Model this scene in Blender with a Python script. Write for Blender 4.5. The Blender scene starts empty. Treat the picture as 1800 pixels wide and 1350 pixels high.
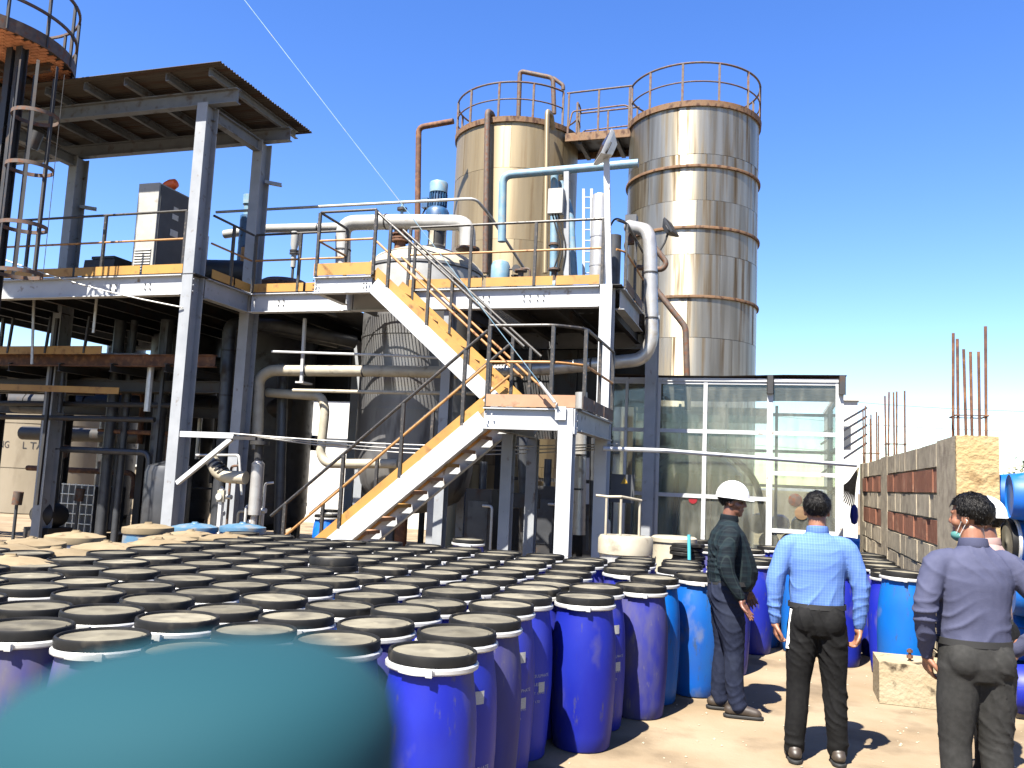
import bpy, bmesh, math, random
from mathutils import Vector, Matrix, noise, Quaternion
R = math.radians
rnd = random.Random(7)
scene = bpy.context.scene
COL = scene.collection

# ------------------------------------------------------------------ camera
CF, CP, CR, CY, CH = 1500.0, .10973, .04471, -.30026, 1.72     # focal (px of 1800), pitch, roll, yaw, height
_cy, _sy, _cp, _sp = math.cos(CY), math.sin(CY), math.cos(CP), math.sin(CP)
FW = Vector((_sy*_cp, _cy*_cp, _sp)); _r = Vector((_cy, -_sy, 0)); _u = _r.cross(FW)
RT = _r*math.cos(CR) + _u*math.sin(CR); UP = -_r*math.sin(CR) + _u*math.cos(CR)
CAM = Vector((0, 0, CH))
cam = bpy.data.cameras.new('camera'); camo = bpy.data.objects.new('camera', cam); COL.objects.link(camo)
cam.sensor_width = 36; cam.lens = CF/1800*36; cam.clip_start = .02; cam.clip_end = 9000
m = Matrix((RT, UP, -FW)).transposed().to_4x4(); m.translation = CAM
camo.matrix_world = m
cam.dof.use_dof = True; cam.dof.focus_distance = 9.0; cam.dof.aperture_fstop = 9.5
scene.camera = camo

def at(px, py, X=None, Y=None, Z=None):
    """point of the place seen at photo pixel (px,py) on the plane X=, Y= or Z="""
    d = FW + RT*((px-900)/CF) - UP*((py-675)/CF)
    t = X/d.x if X is not None else Y/d.y if Y is not None else (Z-CH)/d.z
    return CAM + d*t

# ------------------------------------------------------------------ light
SUN_EL = R(56.5); sun_to = Vector((-.27, -.963, 0)).normalized()*math.cos(SUN_EL) + Vector((0, 0, math.sin(SUN_EL)))
w = bpy.data.worlds.new('World'); scene.world = w; w.use_nodes = True
nt = w.node_tree; bg = nt.nodes['Background']
sky = nt.nodes.new('ShaderNodeTexSky'); sky.sky_type = 'NISHITA'; sky.sun_disc = False
sky.sun_elevation = SUN_EL; sky.sun_rotation = math.atan2(sun_to.x, sun_to.y)
sky.altitude = 0; sky.air_density = 1.0; sky.dust_density = .35; sky.ozone_density = 2.2
hs = nt.nodes.new('ShaderNodeHueSaturation'); hs.inputs['Saturation'].default_value = 1.3; hs.inputs['Hue'].default_value = .516; hs.inputs['Value'].default_value = 1.0
nt.links.new(sky.outputs[0], hs.inputs['Color']); nt.links.new(hs.outputs[0], bg.inputs[0]); bg.inputs[1].default_value = .064
sun = bpy.data.lights.new('sun', 'SUN'); sun.energy = 5.0; sun.angle = R(.53); sun.color = (1, .94, .84)
suno = bpy.data.objects.new('sun', sun); COL.objects.link(suno)
suno.rotation_euler = sun_to.to_track_quat('Z', 'Y').to_euler()
vs = scene.view_settings; vs.view_transform = 'Standard'; vs.look = 'None'; vs.gamma = 1; vs.exposure = 2.2
vs.use_curve_mapping = False
scene.cycles.max_bounces = 6; scene.cycles.diffuse_bounces = 1; scene.cycles.transparent_max_bounces = 12
scene.cycles.use_denoising = True

# ------------------------------------------------------------------ materials
M = {}
ALB_ALL = .36; GALB = .9; ALB = {'black_rail':.45,'dark_steel':.35,'lid_black':.25,'hill':.6,'helmet_white':.8,'paper':.8,'hair_black':.3,'trouser_black':.4,'denim':.45,'lid_dust':.47,'lid_tan':.40,'galv':.7,'skin_brown':.7,'skin_dark':.7,'white_wall':.6,
 'block_grey':.95,'brick_red':.85,'mortar':.8,'plaster_tan':.52,'drum_blue':.60,'drum_sky':.52,'drum_violet':.55,'tank_steel':.72,'tank_tan':.50,'teal_paint':.16,'yellow_plate':.5,'orange_rail':.6,'pink_plate':.5,'shirt_slate':.38,'trouser_grey':.45,'insulation':.6,'tank_band':.30,'blue_pipe':.6,'rust_steel':.5,'rust_rail':.6,'white_paint':.5,'cream_pipe':.5,'leaf':.7,'beige_wall':.27,'shoe_brown':.4,'teal_tank':.6,'orange_brick':1.0,'duct_grey':.26,'roof_iron':.22,'grey_paint':.37,'orange_plastic':.9,'cabinet_grey':.3}
def mat(name, c, c2=None, rough=.6, metal=0, scale=6, stretch=(1,1,1), bump=0, bscale=40, spec=.5, dirt=None, dscale=3, dlo=.5, dhi=.7, rand=0, scuff=None, coat=0, aniso=0, ramp=(.35,.65), bdist=.01):
    mt = bpy.data.materials.new(name); mt.use_nodes = True; n = mt.node_tree; L = n.links.new
    b = n.nodes['Principled BSDF']; b.inputs['Roughness'].default_value = rough; b.inputs['Metallic'].default_value = metal
    b.inputs['Specular IOR Level'].default_value = spec; b.inputs['Coat Weight'].default_value = coat
    tc = n.nodes.new('ShaderNodeTexCoord'); mp = n.nodes.new('ShaderNodeMapping'); mp.inputs['Scale'].default_value = stretch
    if rand:
        oi = n.nodes.new('ShaderNodeObjectInfo'); va = n.nodes.new('ShaderNodeVectorMath'); va.operation = 'ADD'
        sc_ = n.nodes.new('ShaderNodeVectorMath'); sc_.operation = 'SCALE'; sc_.inputs[0].default_value = (13, 17, 11)
        L(oi.outputs['Random'], sc_.inputs['Scale']); L(tc.outputs['Object'], va.inputs[0]); L(sc_.outputs[0], va.inputs[1]); L(va.outputs[0], mp.inputs[0])
    else: L(tc.outputs['Object'], mp.inputs[0])
    def ns(scale, det=5):
        t = n.nodes.new('ShaderNodeTexNoise'); t.inputs['Scale'].default_value = scale; t.inputs['Detail'].default_value = det; L(mp.outputs[0], t.inputs['Vector']); return t
    def rp(src, lo, hi):
        r_ = n.nodes.new('ShaderNodeMapRange'); r_.inputs['From Min'].default_value = lo; r_.inputs['From Max'].default_value = hi; L(src, r_.inputs['Value']); return r_.outputs[0]
    def mix(f, a, bb):
        x = n.nodes.new('ShaderNodeMix'); x.data_type = 'RGBA'
        if isinstance(f, float): x.inputs[0].default_value = f
        else: L(f, x.inputs[0])
        for s, v in ((6, a), (7, bb)):
            if isinstance(v, tuple): x.inputs[s].default_value = (*v, 1)
            else: L(v, x.inputs[s])
        return x.outputs[2]
    KK = ALB[name]*GALB if name in ALB else ALB_ALL; c = [v*KK for v in c]; c2 = [v*KK for v in c2] if c2 else None; dirt = [v*KK for v in dirt] if dirt else None
    col = tuple(c)
    if c2: col = mix(rp(ns(scale).outputs[0], *ramp), tuple(c), tuple(c2))
    if dirt:
        f = rp(ns(dscale, 8).outputs[0], dlo, dhi); col = mix(f, col, tuple(dirt))
        rr = n.nodes.new('ShaderNodeMapRange'); rr.inputs['To Min'].default_value = rough; rr.inputs['To Max'].default_value = max(rough, .85)
        L(f, rr.inputs['Value']); L(rr.outputs[0], b.inputs['Roughness'])
    if scuff:
        m3 = n.nodes.new('ShaderNodeMapping'); m3.inputs['Scale'].default_value = (1,1,.22); L(mp.inputs[0].links[0].from_socket, m3.inputs[0])
        t3 = n.nodes.new('ShaderNodeTexNoise'); t3.inputs['Scale'].default_value = 19; t3.inputs['Detail'].default_value = 9; t3.inputs['Roughness'].default_value = .7; L(m3.outputs[0], t3.inputs['Vector'])
        col = mix(rp(t3.outputs[0], .585, .66), col, tuple(v*KK for v in scuff))
        t4 = n.nodes.new('ShaderNodeTexNoise'); t4.inputs['Scale'].default_value = 2.2; t4.inputs['Detail'].default_value = 3; L(mp.outputs[0], t4.inputs['Vector'])
        hz = n.nodes.new('ShaderNodeMath'); hz.operation = 'MULTIPLY'; hz.inputs[1].default_value = .36; L(rp(t4.outputs[0], .45, .7), hz.inputs[0])
        col = mix(hz.outputs[0], col, tuple(v*KK for v in scuff))
    if rand:
        hv = n.nodes.new('ShaderNodeHueSaturation'); q = n.nodes.new('ShaderNodeMapRange'); q.inputs['To Min'].default_value = 1-rand; q.inputs['To Max'].default_value = 1+rand
        L(oi.outputs['Random'], q.inputs['Value']); L(q.outputs[0], hv.inputs['Value'])
        if isinstance(col, tuple): hv.inputs['Color'].default_value = (*col, 1)
        else: L(col, hv.inputs['Color'])
        col = hv.outputs[0]
    if isinstance(col, tuple): b.inputs['Base Color'].default_value = (*col, 1)
    else: L(col, b.inputs['Base Color'])
    if bump:
        bp = n.nodes.new('ShaderNodeBump'); bp.inputs['Strength'].default_value = bump; bp.inputs['Distance'].default_value = bdist
        L(ns(bscale, 4).outputs[0], bp.inputs['Height']); L(bp.outputs[0], b.inputs['Normal'])
    if aniso:
        gm = n.nodes.new('ShaderNodeNewGeometry'); tg = n.nodes.new('ShaderNodeVectorMath'); tg.operation = 'CROSS_PRODUCT'; tg.inputs[0].default_value = (0,0,1); L(gm.outputs['Normal'], tg.inputs[1]); L(tg.outputs[0], b.inputs['Tangent']); b.inputs['Anisotropic'].default_value = aniso; b.inputs['Anisotropic Rotation'].default_value = ANROT
    M[name] = mt
    return mt
ANROT = 0.25
RUST = (.16, .055, .018)
mat('concrete', (.40,.295,.18), (.53,.42,.285), .9, scale=1.1, bump=.35, bscale=30, dirt=(.26,.195,.125), dscale=1.7, dlo=.50, dhi=.68, spec=.2)
mat('white_paint', (.74,.76,.78), (.66,.68,.7), .55, scale=3, dirt=(.30,.21,.14), dscale=8, dlo=.62, dhi=.75, bump=.05)
mat('grey_paint', (.60,.63,.67), (.48,.51,.55), .5, scale=3, dirt=(.24,.17,.12), dscale=8, dlo=.62, dhi=.76, bump=.05)
mat('roof_shade_paint', (.30,.32,.35), (.24,.26,.29), .6, scale=4, dirt=(.15,.10,.07), dscale=6, dlo=.55, dhi=.75)  # light frame paint darkened: shade under the canopy roof is put into the colour
mat('black_rail', (.025,.024,.024), (.05,.045,.04), .5, scale=20, dirt=(.17,.13,.10), dscale=26, dlo=.56, dhi=.7)
mat('orange_rail', (.48,.24,.07), (.40,.19,.05), .6, scale=6, dirt=RUST, dscale=12, dlo=.58, dhi=.72)
mat('yellow_plate', (.62,.33,.06), (.52,.26,.05), .6, scale=3, dirt=(.22,.09,.03), dscale=6, dlo=.58, dhi=.75, bump=.08)
mat('pink_plate', (.50,.26,.14), (.58,.33,.19), .65, scale=3, dirt=(.2,.09,.04), dscale=6, dlo=.6, dhi=.78)
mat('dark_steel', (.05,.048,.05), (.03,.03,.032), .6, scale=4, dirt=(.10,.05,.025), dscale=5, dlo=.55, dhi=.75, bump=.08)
mat('rust_steel', (.20,.075,.03), (.10,.04,.02), .8, scale=7, dirt=(.33,.15,.06), dscale=10, dlo=.5, dhi=.7, bump=.2, bscale=60)
mat('rust_rail', (.13,.085,.06), (.07,.05,.04), .7, scale=12, dirt=RUST, dscale=14, dlo=.5, dhi=.65)
mat('roof_iron', (.16,.12,.09), (.10,.07,.05), .7, scale=3, stretch=(.3,3,1), dirt=RUST, dscale=3, dlo=.5, dhi=.7)
mat('tank_steel', (.52,.48,.39), (.30,.265,.20), .40, .85, aniso=.75, scale=5, stretch=(1,1,.05), dirt=(.16,.11,.06), dscale=7, dlo=.50, dhi=.72, bump=.04, bscale=8, rand=.03)
mat('tank_tan', (.52,.41,.24), (.40,.31,.18), .45, .45, scale=5, stretch=(1,1,.06), dirt=(.20,.12,.06), dscale=6, dlo=.55, dhi=.78, rand=.03, aniso=.6)
mat('tank_band', (.38,.17,.06), (.55,.36,.19), .8, scale=9, stretch=(1,1,.6), dirt=RUST, dscale=9, dlo=.48, dhi=.62, bump=.2)
mat('orange_brick', (.60,.26,.13), (.48,.19,.09), .8, scale=6, dirt=(.2,.08,.04), dscale=5, dlo=.55, dhi=.75)
mat('insulation', (.55,.53,.50), (.66,.65,.62), .38, .55, scale=5, dirt=(.30,.27,.22), dscale=6, dlo=.56, dhi=.78, bump=.05, bscale=12)
mat('cream_pipe', (.66,.60,.46), (.55,.49,.37), .55, .1, scale=5, dirt=(.25,.2,.14), dscale=6, dlo=.58, dhi=.8)
mat('white_pipe', (.74,.74,.71), (.62,.61,.57), .5, .1, scale=4, dirt=(.33,.27,.2), dscale=7, dlo=.62, dhi=.8)
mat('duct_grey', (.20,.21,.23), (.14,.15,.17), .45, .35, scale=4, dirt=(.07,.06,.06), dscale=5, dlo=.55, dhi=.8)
mat('vessel_steel', (.42,.42,.42), (.30,.30,.31), .45, .5, scale=4, stretch=(1,1,.2), dirt=(.12,.1,.09), dscale=5, dlo=.55, dhi=.78)
mat('blue_pipe', (.15,.30,.42), (.25,.38,.46), .5, scale=6, dirt=(.34,.3,.25), dscale=9, dlo=.55, dhi=.75)
mat('motor_blue', (.03,.12,.30), (.05,.18,.38), .45, scale=9, dirt=(.03,.03,.04), dscale=12, dlo=.55, dhi=.72)
mat('teal_paint', (.025,.20,.33), (.04,.24,.31), .85, scale=2, spec=.15)
mat('drum_blue', scuff=(.07,.07,.17), c=(.006,.014,.36), c2=(.012,.03,.44), rough=.5, scale=3, spec=.3, dirt=(.11,.10,.20), dscale=4.5, dlo=.54, dhi=.76, rand=.22, bump=.03, bscale=30, stretch=(1,1,.6))
mat('drum_sky', scuff=(.05,.10,.22), c=(.0,.12,.60), c2=(.0,.18,.66), rough=.5, scale=3, spec=.3, dirt=(.22,.26,.36), dscale=5, dlo=.58, dhi=.76, rand=.15, stretch=(1,1,.6))
mat('drum_violet', scuff=(.16,.15,.20), c=(.035,.035,.22), c2=(.02,.03,.34), rough=.6, scale=4, spec=.2, dirt=(.13,.12,.17), dscale=5, dlo=.44, dhi=.66, rand=.2, stretch=(1,1,.35))
mat('drum_pale', (.10,.26,.44), (.15,.33,.50), .5, scale=4, dirt=(.35,.33,.30), dscale=6, dlo=.5, dhi=.7, rand=.1)
mat('lid_black', (.018,.018,.018), (.04,.038,.034), .55, spec=.2, scale=10, dirt=(.17,.15,.115), dscale=9, dlo=.58, dhi=.78, rand=.2)
mat('lid_dust', (.30,.275,.205), (.21,.19,.14), .9, scale=8, dirt=(.10,.092,.075), dscale=5, dlo=.50, dhi=.74, rand=.30, spec=.2)
mat('lid_tan', (.46,.36,.22), (.38,.29,.17), .9, scale=6, dirt=(.18,.13,.08), dscale=8, dlo=.6, dhi=.75, rand=.1, spec=.2)
mat('galv', (.70,.70,.68), (.6,.6,.58), .4, .4, scale=14, dirt=(.3,.27,.22), dscale=9, dlo=.64, dhi=.85)
mat('label_white', (.75,.75,.73), (.6,.6,.58), .6, scale=40, stretch=(1,1,8))
mat('print_white', (.70,.72,.78), rough=.6)
mat('block_grey', (.24,.205,.15), (.33,.285,.21), .95, scale=9, bump=.5, bscale=70, dirt=(.16,.13,.10), dscale=6, dlo=.5, dhi=.75, rand=.14, spec=.1)
mat('brick_red', (.24,.105,.066), (.18,.08,.052), .95, scale=9, bump=.5, bscale=70, dirt=(.30,.17,.11), dscale=8, dlo=.56, dhi=.75, rand=.16, spec=.1)
mat('mortar', (.36,.30,.22), (.28,.23,.16), .95, scale=12, bump=.4, bscale=60, spec=.1)
mat('plaster_tan', (.55,.40,.20), (.62,.48,.27), .95, scale=4, bump=.6, bscale=26, dirt=(.32,.21,.10), dscale=5, dlo=.55, dhi=.72, spec=.1, bdist=.03)
mat('plinth', (.58,.46,.29), (.66,.56,.38), .95, scale=4, bump=.5, bscale=30, dirt=(.10,.075,.05), dscale=7, dlo=.60, dhi=.70, spec=.1, bdist=.02)
mat('cabinet_white', (.74,.74,.70), (.64,.63,.58), .5, scale=5, dirt=(.35,.28,.2), dscale=6, dlo=.62, dhi=.8)
mat('cabinet_grey', (.16,.17,.19), (.12,.13,.15), .5, scale=5)
mat('orange_plastic', (.85,.14,.03), rough=.4)
mat('dark_rubber', (.018,.018,.018), rough=.7)
mat('beige_wall', (.62,.52,.37), (.54,.45,.31), .9, scale=2, dirt=(.36,.28,.18), dscale=2.5, dlo=.55, dhi=.8, stretch=(1,1,.4))
mat('white_wall', (.80,.79,.76), (.72,.71,.67), .9, scale=1.5, dirt=(.5,.46,.4), dscale=2, dlo=.6, dhi=.85)
mat('teal_tank', (.20,.33,.33), (.28,.40,.39), .5, .2, scale=4, stretch=(1,1,.08), dirt=(.08,.12,.11), dscale=7, dlo=.5, dhi=.72)
mat('red_sign', (.42,.012,.02), rough=.4)
mat('yellow_sign', (.75,.45,.03), rough=.5)
mat('hill', (.27,.28,.34), (.31,.31,.37), .95, scale=.004, spec=0)
mat('soil', (.34,.27,.19), (.28,.22,.15), .95, scale=.1, spec=.1)
mat('leaf', (.09,.095,.05), (.15,.14,.08), .7, scale=3)
mat('bark', (.12,.085,.055), (.08,.055,.035), .9, scale=9)
mat('skin_brown', (.30,.135,.075), (.24,.10,.055), .5, scale=14)
mat('skin_dark', (.20,.085,.05), (.15,.06,.035), .48, scale=14)
mat('hair_black', (.008,.007,.007), (.02,.018,.016), .42, scale=60, stretch=(1,1,.3), bump=.9, bscale=120, spec=.12)
mat('helmet_white', (.80,.80,.79), rough=.28, coat=.3)
mat('denim', (.016,.022,.05), (.026,.034,.07), .85, scale=30, dirt=(.04,.05,.085), dscale=3, dlo=.5, dhi=.75, bump=.15, bscale=220, spec=.12)
mat('trouser_black', (.012,.012,.013), (.018,.018,.018), .8, scale=40, bump=.1, bscale=250, spec=.12)
mat('trouser_grey', (.042,.042,.040), (.055,.054,.052), .8, scale=40, bump=.1, bscale=250, spec=.12)
mat('shoe_brown', (.05,.035,.025), (.10,.075,.055), .5, scale=9)
mat('shirt_slate', (.115,.125,.22), (.13,.14,.24), .75, scale=30, bump=.12, bscale=200, spec=.12)
mat('shirt_pink', (.62,.42,.38), (.55,.36,.33), .8, scale=20)
mat('mask_green', (.10,.36,.33), rough=.8)
mat('paper', (.78,.78,.76), rough=.8)
mat('lens_dark', (.012,.01,.01), rough=.15)
mat('pvc_blue', (.08,.50,.62), rough=.4)
mat('rope', (.55,.47,.33), (.4,.33,.22), .9, scale=30)
mat('wood_board', (.36,.22,.10), (.26,.15,.07), .8, scale=3, stretch=(1,1,6))
mat('dial', (.78,.78,.74), rough=.4)

def plaid(name, base, l1, l2, s=55, rough=.8):
    mt = bpy.data.materials.new(name); mt.use_nodes = True; n = mt.node_tree; L = n.links.new
    b = n.nodes['Principled BSDF']; b.inputs['Roughness'].default_value = rough; b.inputs['Specular IOR Level'].default_value = .12
    tc = n.nodes.new('ShaderNodeTexCoord'); sp = n.nodes.new('ShaderNodeSeparateXYZ'); L(tc.outputs['Object'], sp.inputs[0])
    def line(sock, period, width):
        a = n.nodes.new('ShaderNodeMath'); a.operation = 'DIVIDE'; a.inputs[1].default_value = period; L(sock, a.inputs[0])
        f = n.nodes.new('ShaderNodeMath'); f.operation = 'FRACT'; L(a.outputs[0], f.inputs[0])
        g = n.nodes.new('ShaderNodeMath'); g.operation = 'LESS_THAN'; g.inputs[1].default_value = width; L(f.outputs[0], g.inputs[0]); return g.outputs[0]
    col = None
    def mixc(f, a, bb, k):
        mu = n.nodes.new('ShaderNodeMath'); mu.operation = 'MULTIPLY'; mu.inputs[1].default_value = k; L(f, mu.inputs[0])
        x = n.nodes.new('ShaderNodeMix'); x.data_type = 'RGBA'; L(mu.outputs[0], x.inputs[0])
        if isinstance(a, tuple): x.inputs[6].default_value = (*a, 1)
        else: L(a, x.inputs[6])
        x.inputs[7].default_value = (*bb, 1); return x.outputs[2]
    col = mixc(line(sp.outputs[0], s, .28), base, l1, .55)
    col = mixc(line(sp.outputs[2], s, .28), col, l1, .55)
    col = mixc(line(sp.outputs[0], s*.5, .12), col, l2, .6)
    col = mixc(line(sp.outputs[2], s*.5, .12), col, l2, .45)
    L(col, b.inputs['Base Color']); M[name] = mt
plaid('shirt_check', (.055,.11,.29), (.065,.125,.30), (.12,.19,.37), .034)
plaid('shirt_plaid', (.0035,.006,.009), (.006,.013,.017), (.014,.022,.022), .075)

def glass_mat():
    mt = bpy.data.materials.new('glass_pane'); mt.use_nodes = True; n = mt.node_tree; L = n.links.new
    out = n.nodes['Material Output']; n.nodes.remove(n.nodes['Principled BSDF'])
    tr = n.nodes.new('ShaderNodeBsdfTransparent'); tr.inputs[0].default_value = (.92,.95,.92,1)
    gl = n.nodes.new('ShaderNodeBsdfGlossy'); gl.inputs['Roughness'].default_value = .06; gl.inputs[0].default_value = (.9,.95,.95,1)
    df = n.nodes.new('ShaderNodeBsdfDiffuse'); df.inputs[0].default_value = (.34,.34,.28,1)
    fr = n.nodes.new('ShaderNodeFresnel'); fr.inputs[0].default_value = 1.5
    mx = n.nodes.new('ShaderNodeMixShader'); L(fr.outputs[0], mx.inputs[0]); L(tr.outputs[0], mx.inputs[1]); L(gl.outputs[0], mx.inputs[2])
    tc = n.nodes.new('ShaderNodeTexCoord'); mp = n.nodes.new('ShaderNodeMapping'); mp.inputs['Scale'].default_value = (2.5,1,.5); L(tc.outputs['Object'], mp.inputs[0])
    t = n.nodes.new('ShaderNodeTexNoise'); t.inputs['Scale'].default_value = 3; t.inputs['Detail'].default_value = 7; L(mp.outputs[0], t.inputs['Vector'])
    q = n.nodes.new('ShaderNodeMapRange'); q.inputs['From Min'].default_value = .45; q.inputs['From Max'].default_value = .8; q.inputs['To Min'].default_value = .08; q.inputs['To Max'].default_value = .26
    L(t.outputs[0], q.inputs['Value'])
    m2 = n.nodes.new('ShaderNodeMixShader'); L(q.outputs[0], m2.inputs[0]); L(mx.outputs[0], m2.inputs[1]); L(df.outputs[0], m2.inputs[2])
    L(m2.outputs[0], out.inputs[0]); M['glass_pane'] = mt
glass_mat()

# ------------------------------------------------------------------ mesh helpers
def V(*a): return Vector(a)
class MB:
    def __init__(s): s.v = []; s.f = []; s.mi = []
    def add(s, vs, fs, mi=0):
        o = len(s.v); s.v += [tuple(v) for v in vs]; s.f += [tuple(i+o for i in f) for f in fs]; s.mi += [mi]*len(fs); return s
    def box(s, lo, hi, mi=0):
        (a,b,c),(d,e,f) = lo, hi
        return s.add([(a,b,c),(d,b,c),(d,e,c),(a,e,c),(a,b,f),(d,b,f),(d,e,f),(a,e,f)], [(0,3,2,1),(4,5,6,7),(0,1,5,4),(1,2,6,5),(2,3,7,6),(3,0,4,7)], mi)
    def bar(s, p0, p1, w, h, up=None, mi=0):
        p0, p1 = Vector(p0), Vector(p1); d = (p1-p0).normalized(); u = Vector(up) if up else (V(0,0,1) if abs(d.z) < .9 else V(0,1,0))
        x = d.cross(u).normalized(); u = x.cross(d)
        vs = [p + x*(a*w/2) + u*(b*h/2) for p in (p0,p1) for a,b in ((-1,-1),(1,-1),(1,1),(-1,1))]
        return s.add(vs, [(0,1,2,3),(7,6,5,4),(0,4,5,1),(1,5,6,2),(2,6,7,3),(3,7,4,0)], mi)
    def prof(s, p0, p1, pts, up=None, mi=0):
        """extrude closed profile pts (x across, y up) from p0 to p1"""
        p0, p1 = Vector(p0), Vector(p1); d = (p1-p0).normalized(); u = Vector(up) if up else (V(0,0,1) if abs(d.z) < .9 else V(0,1,0))
        x = d.cross(u).normalized(); u = x.cross(d); n = len(pts)
        vs = [p + x*a + u*b for p in (p0,p1) for a,b in pts]
        return s.add(vs, [tuple(range(n)), tuple(range(2*n-1, n-1, -1))] + [(i, i+n, (i+1) % n+n, (i+1) % n) for i in range(n)], mi)
    def ibeam(s, p0, p1, w, h, tf=.016, tw=.012, up=None, mi=0):
        a, b = w/2, h/2; t = tw/2
        return s.prof(p0, p1, [(-a,-b),(a,-b),(a,-b+tf),(t,-b+tf),(t,b-tf),(a,b-tf),(a,b),(-a,b),(-a,b-tf),(-t,b-tf),(-t,-b+tf),(-a,-b+tf)], up, mi)
    def cyl(s, p0, p1, r0, r1=None, seg=12, mi=0, cap=True):
        p0, p1 = Vector(p0), Vector(p1); r1 = r0 if r1 is None else r1
        d = (p1-p0).normalized(); x = d.orthogonal().normalized(); y = d.cross(x)
        vs = [p + (x*math.cos(2*math.pi*i/seg) + y*math.sin(2*math.pi*i/seg))*r for p, r in ((p0,r0),(p1,r1)) for i in range(seg)]
        fs = [(i, (i+1) % seg, (i+1) % seg+seg, i+seg) for i in range(seg)]
        if cap: fs += [tuple(range(seg-1,-1,-1)), tuple(range(seg, 2*seg))]
        return s.add(vs, fs, mi)
    def lathe(s, prof, seg=24, c=(0,0,0), mi=0, mis=None, axis=None):
        """prof [(r,z)]; r==0 closes"""
        c = Vector(c); q = axis.to_track_quat('Z','Y') if axis else None; o0 = len(s.v); rings = []
        for r, z in prof:
            if r < 1e-6:
                p = V(0,0,z); p = q @ p if q else p; s.v.append(tuple(c+p)); rings.append([len(s.v)-1])
            else:
                ids = []
                for i in range(seg):
                    a = 2*math.pi*i/seg; p = V(r*math.cos(a), r*math.sin(a), z); p = q @ p if q else p
                    s.v.append(tuple(c+p)); ids.append(len(s.v)-1)
                rings.append(ids)
        for k in range(len(rings)-1):
            A, B = rings[k], rings[k+1]; mm = mis[k] if mis else mi
            for i in range(seg):
                j = (i+1) % seg
                if len(A) == 1 and len(B) == 1: continue
                if len(A) == 1: f = (A[0], B[j], B[i])
                elif len(B) == 1: f = (A[i], A[j], B[0])
                else: f = (A[i], A[j], B[j], B[i])
                s.f.append(f); s.mi.append(mm)
        return s
    def tube(s, pts, r, seg=10, rad=None, mi=0, closed=False, n=5):
        pts = [Vector(p) for p in pts]; rs = r if isinstance(r, (list, tuple)) else None
        if rad and not closed and len(pts) > 2:
            q = [pts[0]]
            for a, b, c in zip(pts, pts[1:], pts[2:]):
                d1, d2 = a-b, c-b; l = min(rad, d1.length*.49, d2.length*.49); d1.normalize(); d2.normalize()
                for k in range(n+1):
                    t = k/n; q.append((b+d1*l)*(1-t)**2 + b*(2*t*(1-t)) + (b+d2*l)*t*t)
            pts = q+[pts[-1]]
        N = len(pts); tans = []
        for i in range(N):
            a = pts[i-1] if (i or closed) else pts[i]; b = pts[(i+1) % N] if (i < N-1 or closed) else pts[i]; tans.append((b-a).normalized())
        x = tans[0].orthogonal().normalized()
        if abs(tans[0].z) < .9: x = tans[0].cross(V(0,0,1)).normalized()
        o = len(s.v)
        for i in range(N):
            x = (x - tans[i]*x.dot(tans[i])).normalized(); y = tans[i].cross(x); rr = rs[min(i, len(rs)-1)] if rs else r
            s.v += [tuple(pts[i] + (x*math.cos(2*math.pi*k/seg) + y*math.sin(2*math.pi*k/seg))*rr) for k in range(seg)]
        for i in range(N if closed else N-1):
            a, b = o+i*seg, o+((i+1) % N)*seg
            for k in range(seg): s.f.append((a+k, a+(k+1) % seg, b+(k+1) % seg, b+k)); s.mi.append(mi)
        if not closed: s.f += [tuple(o+k for k in range(seg-1,-1,-1)), tuple(o+(N-1)*seg+k for k in range(seg))]; s.mi += [mi]*2
        return s
    def mesh(s, name, mats, smooth=35):
        me = bpy.data.meshes.new(name); me.from_pydata(s.v, [], s.f)
        for mm in ([mats] if isinstance(mats, str) else mats): me.materials.append(M[mm])
        if any(s.mi): me.polygons.foreach_set('material_index', s.mi)
        bm_ = bmesh.new(); bm_.from_mesh(me); bmesh.ops.recalc_face_normals(bm_, faces=bm_.faces); bm_.to_mesh(me); bm_.free()
        if smooth:
            me.polygons.foreach_set('use_smooth', [True]*len(me.polygons)); me.set_sharp_from_angle(angle=R(smooth))
        return me
    def build(s, name, mats, parent=None, smooth=35, **k):
        return link(name, s.mesh(name, mats, smooth), parent, **k)
def tag(o, label=None, cat=None, group=None, kind=None):
    if label: o['label'] = label
    if cat: o['category'] = cat
    if group: o['group'] = group
    if kind: o['kind'] = kind
    return o
def link(name, me, parent=None, **k):
    """mesh given in world coordinates; parents sit unrotated at their base"""
    o = bpy.data.objects.new(name, me); COL.objects.link(o)
    if parent:
        o.parent = parent
        q = parent; off = V(0,0,0)
        while q: off += q.location; q = q.parent
        o.location = -off if not k.pop('local', False) else V(0,0,0)
    else: k.pop('local', None)
    return tag(o, **k)
def thing(name, loc, label, cat, group=None):
    o = bpy.data.objects.new(name, None); COL.objects.link(o); o.location = loc; o.empty_display_size = .2
    return tag(o, label, cat, group)
def copy_tree(o, parent=None):
    c = o.copy(); COL.objects.link(c); c.parent = parent
    for ch in o.children: copy_tree(ch, c)
    return c
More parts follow.
